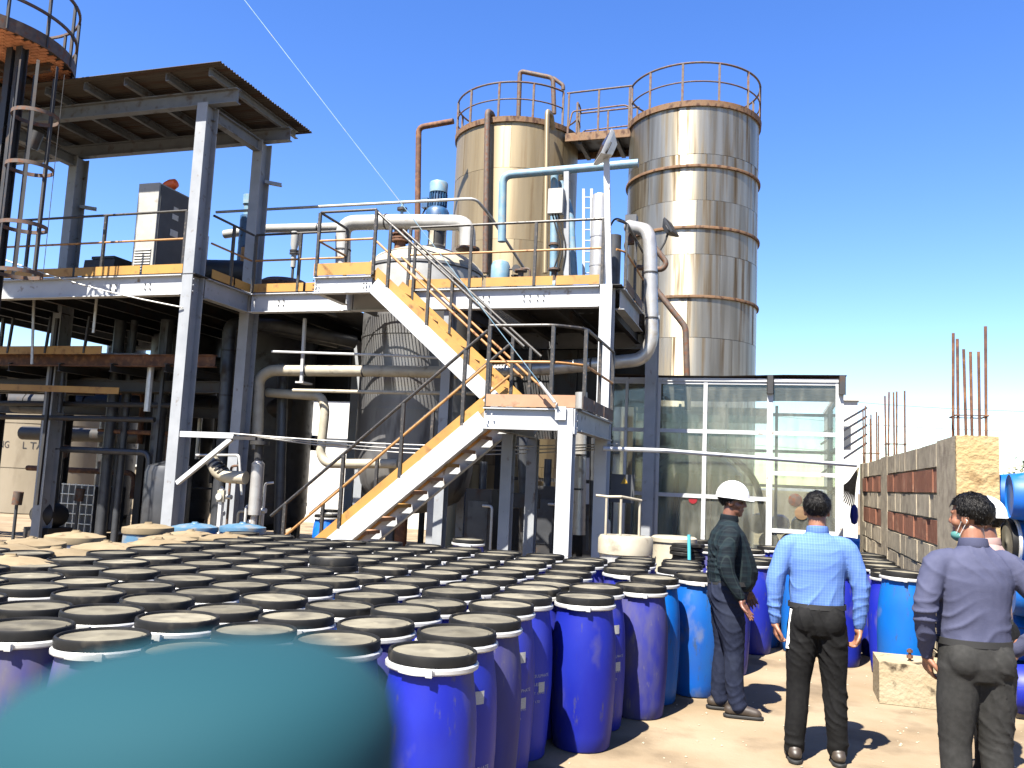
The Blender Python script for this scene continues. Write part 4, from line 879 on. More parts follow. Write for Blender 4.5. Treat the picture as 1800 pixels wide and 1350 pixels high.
for z in (.55,1.1): MB().lathe([(RPR-.02,RPZ+z-.02),(RPR+.02,RPZ+z-.02),(RPR+.02,RPZ+z+.02),(RPR-.02,RPZ+z+.02),(RPR-.02,RPZ+z-.02)], 64, (RPC.x,RPC.y,0)).build('rail_hoop', 'rust_rail', t)
for k in range(14):
    a = 2*math.pi*k/14; MB().bar((RPC.x+RPR*math.cos(a),RPC.y+RPR*math.sin(a),RPZ), (RPC.x+RPR*math.cos(a),RPC.y+RPR*math.sin(a),RPZ+1.1), .05, .03, (0,1,0)).build('post', 'dark_steel', t)
for x in (-13.7,-12.9): MB().ibeam((x,10.6,0), (x,10.6,RPZ-.15), .16, .2, up=(0,1,0)).build('column', 'dark_steel', t)

# ---------------- bracket, cables, wires
t = thing('cable_bracket', tuple(at(340,768,Y=11.5)), 'white triangular bracket on the big column', 'bracket')
a = at(322,763,Y=11.55); b = at(413,771,Y=11.55); c_ = at(330,850,Y=11.55)
a.x = c_.x = -9.08; b.z = a.z
MB().bar(a, b, .09, .09).build('arm', 'white_paint', t); MB().bar(c_, b-V(.06,0,.05), .07, .07).build('brace', 'white_paint', t)
MB().box((b.x-.01,11.5,b.z-.06), (b.x+.4,11.56,b.z-.01)).build('tray_end', 'dark_steel', t)
end = at(1508,819,Y=16.3); end.x = 1.5
for k in range(3):
    A_, B_ = V(b.x,11.5+.03*k,b.z+.03), V(-2.3,13.2+.02*k,2.32-.03*k)
    pts = [A_.lerp(B_, q/14)-V(0,0,(.10+.05*k)*math.sin(math.pi*q/14)) for q in range(15)]
    o = MB().tube(pts, .011, 6).build('cable', 'white_pipe'); tag(o, ('upper','middle','lower')[k]+' strand of the pale cables from bracket to deck column', 'cable', 'cable strands')
pipe('water_pipe', [V(-2.4,12.4,2.21), at(1165,792,Y=12.7), at(1505,818,Y=15.3)], .032, 'white_paint', 'long thin white pipe crossing in front of the glass booth', rad=.1, seg=8)
# guy wire with turnbuckle
e0 = V(-2.60,10.48,ZL-.02); e1 = at(425,-6,Y=9.6)
t = thing('guy_wire', tuple(e0), 'long pale guy wire rising from the landing to the upper left', 'wire')
d_ = (e1-e0).normalized()
MB().tube([e0, e1+d_*3], .006, 6).build('wire', 'blue_pipe', t)
MB().tube([e0+d_*.1, e0+d_*.42], .022, 8).build('turnbuckle', 'galv', t)
MB().lathe([(.025,-.01),(.035,0),(.025,.01)], 12, tuple(e0+d_*.06), axis=V(1,0,0)).build('shackle', 'galv', t)
e0 = at(-20,447,Y=10.6); e1 = V(-9.22,11.48,at(345,540,Y=11.48).z)
o = MB().tube([e0.lerp(e1, q/10)-V(0,0,.08*math.sin(math.pi*q/10)) for q in range(11)], .013, 6).build('white_rope', 'white_pipe'); tag(o, 'white rope running from the left edge to the big column', 'rope')

t = thing('pipe_rack', (-13,13.2,0), 'tangle of small dark pipes and cable runs under the left deck', 'pipes')
for k in range(16):
    z = rnd.uniform(1.2,4.2); y = rnd.uniform(12.6,16.5); x0 = rnd.uniform(-17,-12.5); x1 = x0+rnd.uniform(1.5,4.0); r_ = rnd.choice((.02,.03,.045,.06))
    pts = [(x0,y,z),(x1,y+.1,z)]+([(x1,y+.1,z-rnd.uniform(.4,1.2))] if k % 3 else [])
    MB().tube(pts, r_, 8, r_*3).build('small_pipe', rnd.choice(('dark_steel','duct_grey','rust_steel','galv')), t)
for k in range(7):
    x, y = rnd.uniform(-15.5,-9.9), rnd.uniform(12.4,16); MB().bar((x,y,rnd.uniform(0,2)), (x+.03,y,4.4), .06, .05, (0,1,0)).build('drop_bar', rnd.choice(('dark_steel','duct_grey')), t)
for k in range(5):
    x, y, z = rnd.uniform(-15,-10.5), rnd.uniform(12.6,14.5), rnd.uniform(.5,2.4); MB().cyl((x,y,z), (x+.02,y,z+.25), .09).build('valve_body', 'rust_rail', t); MB().cyl((x,y,0), (x,y,z), .03).build('small_pipe', 'duct_grey', t)
# ---------------- dark vessels and screens behind, under the decks
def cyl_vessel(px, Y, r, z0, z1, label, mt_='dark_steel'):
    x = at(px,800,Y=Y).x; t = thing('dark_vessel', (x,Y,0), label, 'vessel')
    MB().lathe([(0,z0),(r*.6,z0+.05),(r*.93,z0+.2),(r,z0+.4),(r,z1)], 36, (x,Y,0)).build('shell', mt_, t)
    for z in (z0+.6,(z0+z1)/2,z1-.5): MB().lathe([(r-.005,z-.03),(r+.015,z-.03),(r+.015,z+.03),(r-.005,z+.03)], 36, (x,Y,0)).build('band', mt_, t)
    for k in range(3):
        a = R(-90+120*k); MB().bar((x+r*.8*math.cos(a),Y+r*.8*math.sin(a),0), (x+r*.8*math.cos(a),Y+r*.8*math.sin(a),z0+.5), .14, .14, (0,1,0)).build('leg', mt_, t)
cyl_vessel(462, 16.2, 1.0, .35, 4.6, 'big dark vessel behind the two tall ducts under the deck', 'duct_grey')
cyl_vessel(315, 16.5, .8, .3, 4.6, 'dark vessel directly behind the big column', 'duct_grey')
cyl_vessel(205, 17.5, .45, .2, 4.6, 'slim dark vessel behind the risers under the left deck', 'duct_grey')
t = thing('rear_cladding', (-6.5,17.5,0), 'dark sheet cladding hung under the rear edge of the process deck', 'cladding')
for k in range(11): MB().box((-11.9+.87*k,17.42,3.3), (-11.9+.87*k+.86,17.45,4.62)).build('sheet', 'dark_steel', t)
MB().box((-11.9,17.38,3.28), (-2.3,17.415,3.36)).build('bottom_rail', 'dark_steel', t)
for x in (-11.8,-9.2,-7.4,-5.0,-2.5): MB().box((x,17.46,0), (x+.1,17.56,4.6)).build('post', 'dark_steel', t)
for k, (z, y, r_) in enumerate(((2.95,15.6,.24),(3.95,16.4,.2),(2.3,16.9,.17))):
    pipe('dark_header', [(-18,y,z), (-9.7,y,z)], r_, 'dark_steel', ('fat dark header pipe low under the left deck','dark header pipe close under the left deck floor','slimmer dark header pipe at the back of the left deck')[k], clips=tuple(((-16.5+1.7*q,y,z),(1,0,0)) for q in range(4)))
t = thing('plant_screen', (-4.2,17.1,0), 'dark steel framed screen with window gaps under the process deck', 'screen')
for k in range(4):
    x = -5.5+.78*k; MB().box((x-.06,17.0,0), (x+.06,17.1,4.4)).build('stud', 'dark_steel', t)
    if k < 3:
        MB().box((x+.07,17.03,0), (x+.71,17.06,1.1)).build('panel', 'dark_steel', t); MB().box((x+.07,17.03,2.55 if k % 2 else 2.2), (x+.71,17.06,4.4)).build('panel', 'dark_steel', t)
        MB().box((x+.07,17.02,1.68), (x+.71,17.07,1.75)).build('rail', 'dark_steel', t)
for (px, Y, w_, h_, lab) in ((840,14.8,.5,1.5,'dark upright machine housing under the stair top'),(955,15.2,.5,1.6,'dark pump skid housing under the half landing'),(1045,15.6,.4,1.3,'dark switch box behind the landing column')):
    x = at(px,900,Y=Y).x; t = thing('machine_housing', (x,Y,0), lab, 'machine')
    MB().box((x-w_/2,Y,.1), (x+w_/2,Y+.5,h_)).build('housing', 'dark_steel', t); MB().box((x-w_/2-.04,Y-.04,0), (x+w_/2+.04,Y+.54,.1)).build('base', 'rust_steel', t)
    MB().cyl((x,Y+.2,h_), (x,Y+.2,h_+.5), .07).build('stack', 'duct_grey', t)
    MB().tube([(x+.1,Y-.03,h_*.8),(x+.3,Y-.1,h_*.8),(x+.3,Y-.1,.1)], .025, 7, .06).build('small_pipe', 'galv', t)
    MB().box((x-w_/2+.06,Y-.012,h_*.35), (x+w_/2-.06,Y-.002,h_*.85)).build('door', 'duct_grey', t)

# ================================================================== DRUMS
def drum_proto(name, body_mt, lid_rim='lid_black', lid_top='lid_dust', h=.965, rb=.214, seg=26):
    t = thing(name, (0,0,0), '-', 'drum')
    s = h/.965
    MB().lathe([(0,.012),(.165,.012),(.178,0),(.186,.012),(.196,.10*s),(.206,.25*s),(rb,.42*s),(rb,.52*s),(.2125,.62*s),(.208,.70*s),(.200,.765*s),(.190,.83*s),(.185,.865*s),(.185,.91*s)], seg, mi=0).build('body', body_mt, t, local=True)
    ring = MB().lathe([(.186,.890*s),(.199,.890*s),(.206,.897*s),(.206,.912*s),(.199,.919*s),(.186,.919*s),(.186,.890*s)], seg).build('clamp_ring', 'galv', t, local=True)
    MB().lathe([(.19,.921*s),(.196,.923*s),(.197,.950*s),(.194,.962*s),(.187,.966*s),(.182,.964*s),(.179,.953*s),(.160,.951*s),(.157,.955*s),(.10,.957*s),(.02,.958*s),(.014,.962*s),(0,.962*s)], seg, mis=[0,0,0,0,0,0,1,1,1,1,1,1]).build('lid', [lid_rim, lid_top], t, local=True)
    lt = MB(); N_ = 8; vs_ = []
    for k in range(N_+1):
        a = R(-95)+R(44)*(k/N_-.5); dz = .004*math.sin(k/N_*math.pi)
        for rr, zz in ((.2065,.893-dz),(.2125,.894-dz),(.2125,.914),(.2065,.915)): vs_.append((rr*math.cos(a),rr*math.sin(a),zz*s))
    lt.add(vs_, [(k*4+e,k*4+4+e,k*4+4+(e+1) % 4,k*4+(e+1) % 4) for k in range(N_) for e in range(4)]+[(0,1,2,3),(N_*4+3,N_*4+2,N_*4+1,N_*4)])
    a = R(-78); lt.box((.213*math.cos(a)-.014,.213*math.sin(a)-.010,.888*s), (.213*math.cos(a)+.014,.213*math.sin(a)+.008,.918*s))
    lt.build('latch', 'galv', ring, local=True)
    return t
P_BLUE = drum_proto('plastic_drum', 'drum_blue'); P_SKY = drum_proto('plastic_drum', 'drum_sky'); P_VIO = drum_proto('plastic_drum', 'drum_violet')
used = set(); FIELD = []
def put(proto, x, y, label, group, rz=None, z=0, scale=1, tilt=None, cat='drum'):
    o = proto if proto not in used else copy_tree(proto)
    used.add(proto); o.location = (x, y, z); o.rotation_euler = (0, 0, rnd.uniform(-.5,.5) if rz is None else rz)
    o.rotation_euler = (rnd.gauss(0,.008),rnd.gauss(0,.008),o.rotation_euler.z)
    if scale == 1: scale = (1,1,1+rnd.uniform(-.012,.014))
    o.scale = (scale,)*3 if not isinstance(scale, tuple) else scale
    tag(o, label, cat, group); return o
G1 = 'plastic drums packed in the yard'
fronts = {(0,0):'nearest dark blue drum of the block, its ring latch facing the camera', (0,1):'blue drum second in the right edge row, white label on its shoulder', (0,2):'dusty blue drum third in the right edge row',
 (0,3):'blue drum fourth in the right edge row with white printing', (0,4):'blue drum with white printing left of the scuffed front one'}
ORDN = ('first','second','third','fourth','fifth','sixth','seventh','eighth','ninth','tenth','eleventh','twelfth','thirteenth','fourteenth','fifteenth','sixteenth','seventeenth','eighteenth','nineteenth','twentieth','twenty-first','twenty-second','twenty-third','twenty-fourth')
for j in range(-1, 13):
    Y = 3.61+.447*j
    for i in range(0, 24):
        X = -1.44-.447*i-.028*max(j,0)
        # keep to what the frame can see and to the block's outline
        if X < -1.10*Y-.2 or X < -9: continue
        if j < 0 and i < 2: continue
        if Y > 5.4 and X < -5.15-.25*(Y-5.4) and Y > 4.9: continue          # tan lids take over there
        if Y > 8.9: continue
        x, y = X+rnd.uniform(-.014,.014), Y+rnd.uniform(-.014,.014)
        u_ = rnd.random(); pr = (P_SKY if u_ < .16 else P_VIO if u_ < .27 else P_BLUE) if (i, j) not in fronts else (P_VIO if (i, j) == (0,2) else P_BLUE)
        lab = fronts.get((i,j)) or 'black lidded drum, %s from the right end of the %s packed row back' % (ORDN[i], ORDN[j+1])
        rz = {(0,0):.12, (0,1):.0}.get((i,j))
        o = put(pr, x, y, lab, G1, rz); FIELD.append((x,y))
edge = [(-1.19,5.73,P_BLUE,'scuffed blue drum bulging out of the block in front of the printed ones'),(-1.20,6.22,P_BLUE,'blue drum with a white sticker behind the scuffed one'),(-.96,6.67,P_VIO,'dusty violet blue drum with pale runs at the block edge'),
        (-.92,7.15,P_SKY,'bright blue drum hidden behind the dusty violet one'),(-.62,7.55,P_SKY,'bright sky blue drum with dark scuffs left of the man in plaid')]
for x, y, pr, lab in edge: put(pr, x, y, lab, G1, .1); FIELD.append((x,y))
# wedge between the block and its right outline
for j in range(5, 13):
    Y = 3.61+.447*j
    for i in range(1, 6):
        X = -1.44+.447*i-.028*j
        if X > -1.44+.40*(Y-5.0)-.35: continue
        if any(math.hypot(X-a, Y-b) < .425 for a, b in FIELD): continue
        put(P_SKY if rnd.random() < .3 else P_BLUE, X, Y, 'black lidded drum, %s to the right of the scuffed edge in row %s' % (ORDN[i-1], ORDN[j+1]), G1); FIELD.append((X,Y))
# one spare lid stack on a drum, mid field
p = at(535,985,Z=.99)
t = thing('lid_stack', (p.x,p.y,.966), 'extra black lid lying on a drum in the middle of the yard block', 'lid')
best = min(FIELD, key=lambda q: math.hypot(q[0]-p.x,q[1]-p.y)); t.location = (best[0],best[1],.967)
MB().lathe([(0,.004),(.185,0),(.197,.004),(.197,.05),(.187,.066),(.178,.06),(.172,.045),(0,.05)], 26, mis=[0,0,0,0,0,0,1]).build('lid', ['lid_black','lid_dust'], t, local=True)
# printing and stickers
def wrap_text(parent, txt, size, ang, z, r, mt='print_white', bold=0):
    cu = bpy.data.curves.new('t', 'FONT'); cu.body = txt; cu.size = size; cu.align_x = 'CENTER'; cu.resolution_u = 2
    ob = bpy.data.objects.new('t', cu); COL.objects.link(ob); dg = bpy.context.evaluated_depsgraph_get(); dg.update()
    me = bpy.data.meshes.new_from_object(ob.evaluated_get(dg)); bpy.data.objects.remove(ob); bpy.data.curves.remove(cu)
    for v in me.vertices:
        a = ang+v.co.x/r; zz = z+v.co.y; v.co = (r*math.cos(a), r*math.sin(a), zz)
    me.materials.clear(); me.materials.append(M[mt])
    o = bpy.data.objects.new('printing', me); COL.objects.link(o); o.parent = parent; return o
def sticker(parent, ang, z, w_, h_, r, mt='label_white'):
    m_ = MB(); vs = []
    for k in range(6):
        a = ang+(k/5-.5)*w_/r; vs += [(r*math.cos(a),r*math.sin(a),z-h_/2),(r*math.cos(a),r*math.sin(a),z+h_/2)]
    m_.add(vs, [(k*2,k*2+2,k*2+3,k*2+1) for k in range(5)]); me = m_.mesh('sticker', mt, 0)
    o = bpy.data.objects.new('sticker', me); COL.objects.link(o); o.parent = parent
drums = [o for o in bpy.data.objects if o.get('category') == 'drum' and o.type == 'EMPTY']
def near(x, y): return min(drums, key=lambda o: math.hypot(o.location.x-x, o.location.y-y))
for (x, y, st, tx) in ((-1.44,4.06,1,2),(-1.53,4.95,1,1),(-1.20,6.22,1,1),(-1.56,5.4,0,1)):
    d = near(x,y); az = R(-38)-d.rotation_euler.z
    if st: sticker(d, az, .69, .075, .06, .2125)
    if tx:
        for k, s in enumerate(('LAURYL SULPHATE','(SLES)','NET WT. 120 KG','PVT LTD')): wrap_text(d, s, .026 if k < 2 else .020, az-.1, (.50 if tx == 1 else .36)-.05*k, .2165)
        if tx == 1: sticker(d, az+.12, .44, .05, .06, .2165)
# tan lidded drums, back left
def tan_proto(body, lid):
    t = thing('fibre_drum', (0,0,0), '-', 'drum')
    MB().lathe([(0,.01),(.25,.01),(.265,0),(.275,.02),(.285,.3),(.285,.6),(.272,.85),(.265,.90)], 30).build('body', body, t, local=True)
    ld = MB().lathe([(.268,.87),(.288,.87),(.292,.90),(.288,.935),(.275,.938),(.25,.940),(.20,.958),(.10,.972),(.05,.975),(.045,.985),(.02,.988),(0,.988)], 30).build('lid', lid, t, local=True)
    MB().bar((-.04,0,.99), (.04,0,.992), .018, .012).build('handle', lid, ld, local=True)
    return t
PT = tan_proto('insulation', 'lid_tan'); PP = tan_proto('drum_pale', 'lid_tan'); PB = tan_proto('drum_sky', 'drum_pale')
tan_pos = [(-5.35,5.02),(-5.62,5.72),(-6.5,6.35),(-6.15,6.95),(-5.75,6.42),(-5.70,7.05),(-6.45,7.75),(-6.05,7.62),(-7.3,7.0),(-6.9,7.25)]
sel = []
for (x, y) in sorted(tan_pos, key=lambda q: math.hypot(*q)):
    if all(math.hypot(x-a, y-b) > .57 for a, b in sel): sel.append((x,y))
for (x, y) in sel + [(-5.9,5.2),(-6.25,5.75)]:
    if (x, y) not in sel and any(math.hypot(x-a, y-b) < .57 for a, b in sel): continue
    put(PT, x, y, 'wide drum with domed tan dusty lid, %s of them back from the camera' % ORDN[len([o_ for o_ in bpy.data.objects if o_.get('group') == 'tan lidded drums'])], 'tan lidded drums'); FIELD.append((x,y))
for k, (x, y) in enumerate(((-7.1,8.6),(-6.25,8.25),(-5.62,8.05))): put(PP, x, y, ('pale blue drum with tan lid leftmost in front of the big column','pale blue drum with tan lid right of the big column foot','pale blue drum with tan lid nearest the stairs')[k], 'pale blue drums')
for k, (x, y) in enumerate(((-7.05,9.4),(-6.5,9.6))): put(PB, x, y, ('bright blue tub behind the big column foot','bright blue tub right of the big column foot')[k], 'bright blue tubs')
# grey metal drum with a wire stand
t = thing('steel_drum', (-1.78,10.9,0), 'wide grey steel drum with tan lid left of the glass booth', 'drum')
c0 = (-1.78,10.9,0)
MB().lathe([(0,.01),(.30,.01),(.32,0),(.32,.3),(.33,.31),(.32,.33),(.32,.8),(.33,.84)], 32, c0).build('body', 'galv', t)
MB().lathe([(.33,.83),(.345,.84),(.345,1.02),(.32,1.06),(0,1.06)], 32, c0).build('lid', 'cream_pipe', t)
t = thing('lid_stand', (-1.85,10.85,1.06), 'tan tubular stand on top of the grey steel drum', 'stand')
for (x, y) in ((-2.02,10.8),(-1.82,10.72),(-1.62,10.95)): MB().tube([(x,y,1.062),(x,y,1.52)], .016, 8).build('leg', 'cream_pipe', t)
MB().tube([(-2.16,10.83,1.55),(-2.0,10.8,1.54),(-1.82,10.72,1.55),(-1.60,10.95,1.51)], .016, 8).build('top_bar', 'cream_pipe', t)
t = thing('steel_drum', (-1.25,11.6,0), 'smaller tan steel drum right behind the grey steel drum', 'drum')
MB().lathe([(0,.01),(.27,.01),(.28,0),(.28,.5),(.29,.51),(.28,.53),(.28,.98)], 28, (-1.25,11.6,0)).build('body', 'cream_pipe', t)
MB().lathe([(.28,.97),(.30,.98),(.30,1.03),(.27,1.05),(0,1.05)], 28, (-1.25,11.6,0)).build('lid', 'cream_pipe', t)
# stacked loose lids and drums in front of the booth
p = at(1200,965,Z=.9)
LS = MB().lathe([(0,.004),(.185,0),(.197,.004),(.197,.035),(.187,.045),(.178,.04),(.172,.03),(0,.032)], 26).mesh('lid', 'lid_black')
for k in range(9):
    o = bpy.data.objects.new('loose_lid', LS); COL.objects.link(o); o.location = (-.98+rnd.uniform(-.02,.02),10.6+rnd.uniform(-.02,.02),.62+.046*k); o.rotation_euler = (rnd.uniform(-.03,.03),rnd.uniform(-.03,.03),rnd.random()*6)
    tag(o, 'loose black lid, %s from the bottom of the stack left of the plaid man' % ORDN[k], 'lid', 'stacked loose lids')
o = MB().box((-1.3,10.3,0), (-.65,10.95,.60)).build('lid_crate', 'wood_board'); tag(o, 'wooden crate under the stack of loose lids', 'crate')
o = MB().tube([(-.88,10.0,.3), (-.94,10.3,1.15)], .02, 8).build('blue_stick', 'pvc_blue'); tag(o, 'pale blue plastic stick leaning on the loose lids', 'stick')
for k, (x, y) in enumerate(((-.75,11.35),(-.3,11.2),(-1.0,12.4),(-.5,12.6),(.0,12.3),(.5,12.2),(.35,11.3),(-.1,10.2),(.3,10.0),(-.2,9.7))):
    put(P_BLUE if k not in (7,8) else P_SKY, x, y, 'loose blue drum before the glass booth, %s counted from the left' % ORDN[(2,4,0,1,6,9,8,5,7,3)[k]], 'drums in front of the booth')
for k, (x, y) in enumerate(((1.15,8.78),(1.12,9.26),(1.16,9.74),(1.12,10.22),(1.14,10.7),(1.12,11.18),(1.15,11.66),(1.1,12.15),(.66,9.5),(.64,10.0),(.66,10.5))):
    put(P_SKY if k == 0 else P_BLUE, x, y, 'bright blue drum first in the row along the block wall' if k == 0 else ('blue drum in the row along the block wall, %s from the front' % ORDN[k] if k < 8 else 'blue drum in the second row off the block wall, %s from the front' % ORDN[k-8]), 'drums along the block wall', z=0, scale=1.06 if k == 0 else 1)
# drums below the stair and deck
for k, (x, y, lab) in enumerate(((-3.55,9.95,'dark blue drum standing by the landing column'),(-8.2,15.0,'blue drum left of the cream drop pipe under the deck'),(-7.55,15.2,'blue drum in the light under the deck'),(-7.3,13.2,'pale drum beside the stair foot'))):
    put(P_SKY if k else P_BLUE, x, y, lab, 'drums under the deck')
# lying drums: pile at right edge and pile seen through the booth
def lying(x, y, z, ax, label, group, pr):
    q = Vector(ax).normalized().to_track_quat('Z','Y') @ Quaternion((0,0,1), rnd.random()*6)
    o = copy_tree(pr); o.rotation_euler = q.to_euler(); d = Vector(ax).normalized()
    o.location = Vector((x,y,z))-d*.48; tag(o, label, 'drum', group)
rp = .215
ORD = ('first','second','third','fourth','fifth','sixth','seventh','eighth','ninth','tenth','eleventh','twelfth','thirteenth','fourteenth','fifteenth','sixteenth','seventeenth','eighteenth','nineteenth','twentieth','twenty-first','twenty-second','twenty-third','twenty-fourth')
for lev in range(5):
    for i in range(3):
        yy = 8.0+.44*i+.22*(lev % 2); xx = 2.335+rnd.uniform(-.03,.03)
        lying(xx, yy, rp+.385*lev, (-1,rnd.uniform(-.06,.06),0) if (i+lev) % 4 == 3 else (1,rnd.uniform(-.06,.06),0), 'lying blue drum, %s from the front in the %s layer of the right edge pile' % (ORD[i], ('bottom','second','third','fourth','top')[lev]), 'lying drums at the right edge', P_SKY if (i*3+lev) % 6 else P_BLUE)
put(P_SKY, 2.03, 7.4, 'bright blue drum standing upright beside the lying pile', 'upright drum', z=0)
for lev in range(3):
    for i in range(4):
        lying(.1+.44*i+.22*(lev % 2)-.4, 19.6, rp+.385*lev, (0,-1,0) if (i+lev) % 3 else (0,1,0), 'lying blue drum behind the booth glass, %s from left in the %s layer' % (ORDN[i], ('bottom','middle','top')[lev]), 'lying drums behind the booth', P_SKY if (i+lev) % 3 else P_BLUE)
for k in range(4): lying(1.32,17.6+.45*k,rp+.4*(k % 2)+.0, (1,0,0), 'lying blue drum between booth and block wall, %s going back' % ORDN[k], 'lying drums behind the wall', P_SKY)

# plinth with anchor bolts
t = thing('anchor_plinth', (1.25,8.15,0), 'low worn concrete plinth with rusty anchor bolts', 'plinth')
m_ = MB(); N = 10; vs = []
x0, x1, y0, y1, zt = .86, 1.95, 7.93, 8.42, .33
def jit(a, b, c): return .012*noise.noise(V(a*6,b*6,c*6))
for z in (0,.16,zt):
    for i in range(N+1): vs.append((x0+(x1-x0)*i/N, y0+jit(i*.3,z,1)+(.012 if z == zt else 0), z+(jit(i*.5,2,z) if z == zt else 0)))
for z in (0,.16,zt):
    for i in range(N+1): vs.append((x0+(x1-x0)*i/N, y1+jit(i*.3,z,5), z))
W_ = N+1; fs = []
for r_ in (0,1):
    for i in range(N):
        fs.append((r_*W_+i, r_*W_+i+1, (r_+1)*W_+i+1, (r_+1)*W_+i)); fs.append((3*W_+r_*W_+i+1, 3*W_+r_*W_+i, 3*W_+(r_+1)*W_+i, 3*W_+(r_+1)*W_+i+1))
for i in range(N): fs.append((2*W_+i, 2*W_+i+1, 5*W_+i+1, 5*W_+i))
for r_ in (0,1):
    for e in (0,N): fs.append((r_*W_+e, (r_+1)*W_+e, 3*W_+(r_+1)*W_+e, 3*W_+r_*W_+e))
m_.add(vs, fs).build('plinth_block', 'plinth', t)
for (x, y) in ((1.12,8.12),(1.24,8.06),(1.25,8.2),(1.38,8.12),(1.47,8.05),(1.5,8.22),(1.28,8.13)):
    h_ = rnd.uniform(.09,.13)
    ab = MB().cyl((x,y,zt-.02), (x,y,zt+h_), .012, seg=8).build('anchor_bolt', 'rust_steel', t)
    MB().cyl((x,y,zt+h_*.25), (x,y,zt+h_*.25+.025), .026, seg=6).build('nut', 'rust_steel', ab)
    MB().cyl((x,y,zt+h_*.7), (x,y,zt+h_*.7+.022), .024, seg=6).build('nut', 'rust_steel', ab)

gb = MB()
for k in range(420):                                            # loose grit and chips on the open ground
    x, y = rnd.uniform(-1.6,2.2), rnd.uniform(3.5,9.5); s = rnd.uniform(.003,.011)
    if any(math.hypot(x-a, y-b) < .2 for a, b in FIELD): continue
    q = [V(rnd.uniform(-1,1),rnd.uniform(-1,1),0).normalized()*s*rnd.uniform(.6,1.3) for _ in range(1)][0]
    gb.add([(x-s,y-s*.7,0),(x+s*.8,y-s,0),(x+s,y+s*.8,0),(x-s*.9,y+s,0),(x+q.x*.3,y+q.y*.3,s*.9)], [(0,1,4),(1,2,4),(2,3,4),(3,0,4)])
o = gb.build('grit', 'block_grey', smooth=0); tag(o, 'scattered small stone chips on the open yard ground', 'grit', kind='stuff')

# ================================================================== PEOPLE
def limb(b, pts, rads, seg=14, flat=None):
    """closed tapered tube with rounded ends through pts"""
    pts = [Vector(p) for p in pts]; P = []; Rr = []
    for i in range(len(pts)-1):
        for k in range(4):
            t = k/4; P.append(pts[i].lerp(pts[i+1], t)); Rr.append(rads[i]*(1-t)+rads[i+1]*t)
    P.append(pts[-1]); Rr.append(rads[-1])
    d0 = (P[0]-P[1]).normalized(); d1 = (P[-1]-P[-2]).normalized()
    P = [P[0]+d0*Rr[0]*.9, P[0]+d0*Rr[0]*.6]+P+[P[-1]+d1*Rr[-1]*.6, P[-1]+d1*Rr[-1]*.9]
    Rr = [Rr[0]*.3, Rr[0]*.78]+Rr+[Rr[-1]*.78, Rr[-1]*.3]
    # smooth centreline a little at the bends
    Q = P[:]
    for _ in range(2): Q = [Q[0]]+[(Q[i-1]+Q[i]*2+Q[i+1])/4 for i in range(1, len(Q)-1)]+[Q[-1]]
    b.tube(Q, Rr, seg)
def rings(b, st, seg=26, p=2.3):
    """st: (cx,cy,z,rx,ry) stacked super-ellipse rings, capped"""
    o = len(b.v); n = len(st)
    for (cx, cy, z, rx, ry) in st:
        for k in range(seg):
            a = 2*math.pi*k/seg; c, s = math.cos(a), math.sin(a)
            b.v.append((cx+rx*math.copysign(abs(c)**(2/p), c), cy+ry*math.copysign(abs(s)**(2/p), s), z))
    for i in range(n-1):
        for k in range(seg):
            b.f.append((o+i*seg+k, o+i*seg+(k+1) % seg, o+(i+1)*seg+(k+1) % seg, o+(i+1)*seg+k)); b.mi.append(0)
    b.f += [tuple(o+k for k in range(seg-1,-1,-1)), tuple(o+(n-1)*seg+k for k in range(seg))]; b.mi += [0,0]
def ball(b, c, r, seg=16):
    c = Vector(c); r = Vector(r) if not isinstance(r, (int,float)) else V(r,r,r); n = 10; o = len(b.v)
    for j in range(1, n):
        ph = math.pi*j/n
        for k in range(seg):
            a = 2*math.pi*k/seg; b.v.append((c.x+r.x*math.sin(ph)*math.cos(a), c.y+r.y*math.sin(ph)*math.sin(a), c.z+r.z*math.cos(ph)))
    b.v += [tuple(c+V(0,0,r.z)), tuple(c-V(0,0,r.z))]; T, B = len(b.v)-2, len(b.v)-1
    for j in range(n-2):
        for k in range(seg): b.f.append((o+j*seg+k, o+(j+1)*seg+k, o+(j+1)*seg+(k+1) % seg, o+j*seg+(k+1) % seg)); b.mi.append(0)
    for k in range(seg):
        b.f.append((T, o+k, o+(k+1) % seg)); b.f.append((B, o+(n-2)*seg+(k+1) % seg, o+(n-2)*seg+k)); b.mi += [0,0]
def remesh(b, name, mt, vox, smooth=3, fold=None, post=None):
    me = b.mesh(name, mt, 0); o = bpy.data.objects.new('tmp', me); COL.objects.link(o)
    r = o.modifiers.new('r', 'REMESH'); r.mode = 'VOXEL'; r.voxel_size = vox; r.use_smooth_shade = True
    s = o.modifiers.new('s', 'SMOOTH'); s.factor = .5; s.iterations = smooth
    dg = bpy.context.evaluated_depsgraph_get(); dg.update()
    m2 = bpy.data.meshes.new_from_object(o.evaluated_get(dg)); m2.name = name; bpy.data.objects.remove(o)
    m2.materials.clear(); m2.materials.append(M[mt])
    if fold or post:
        nor = [v.normal.copy() for v in m2.vertices]
        for v, n_ in zip(m2.vertices, nor):
            if fold: v.co += n_*fold(v.co)
            if post: v.co = post(v.co)
    m2.polygons.foreach_set('use_smooth', [True]*len(m2.polygons)); m2.update()
    return m2
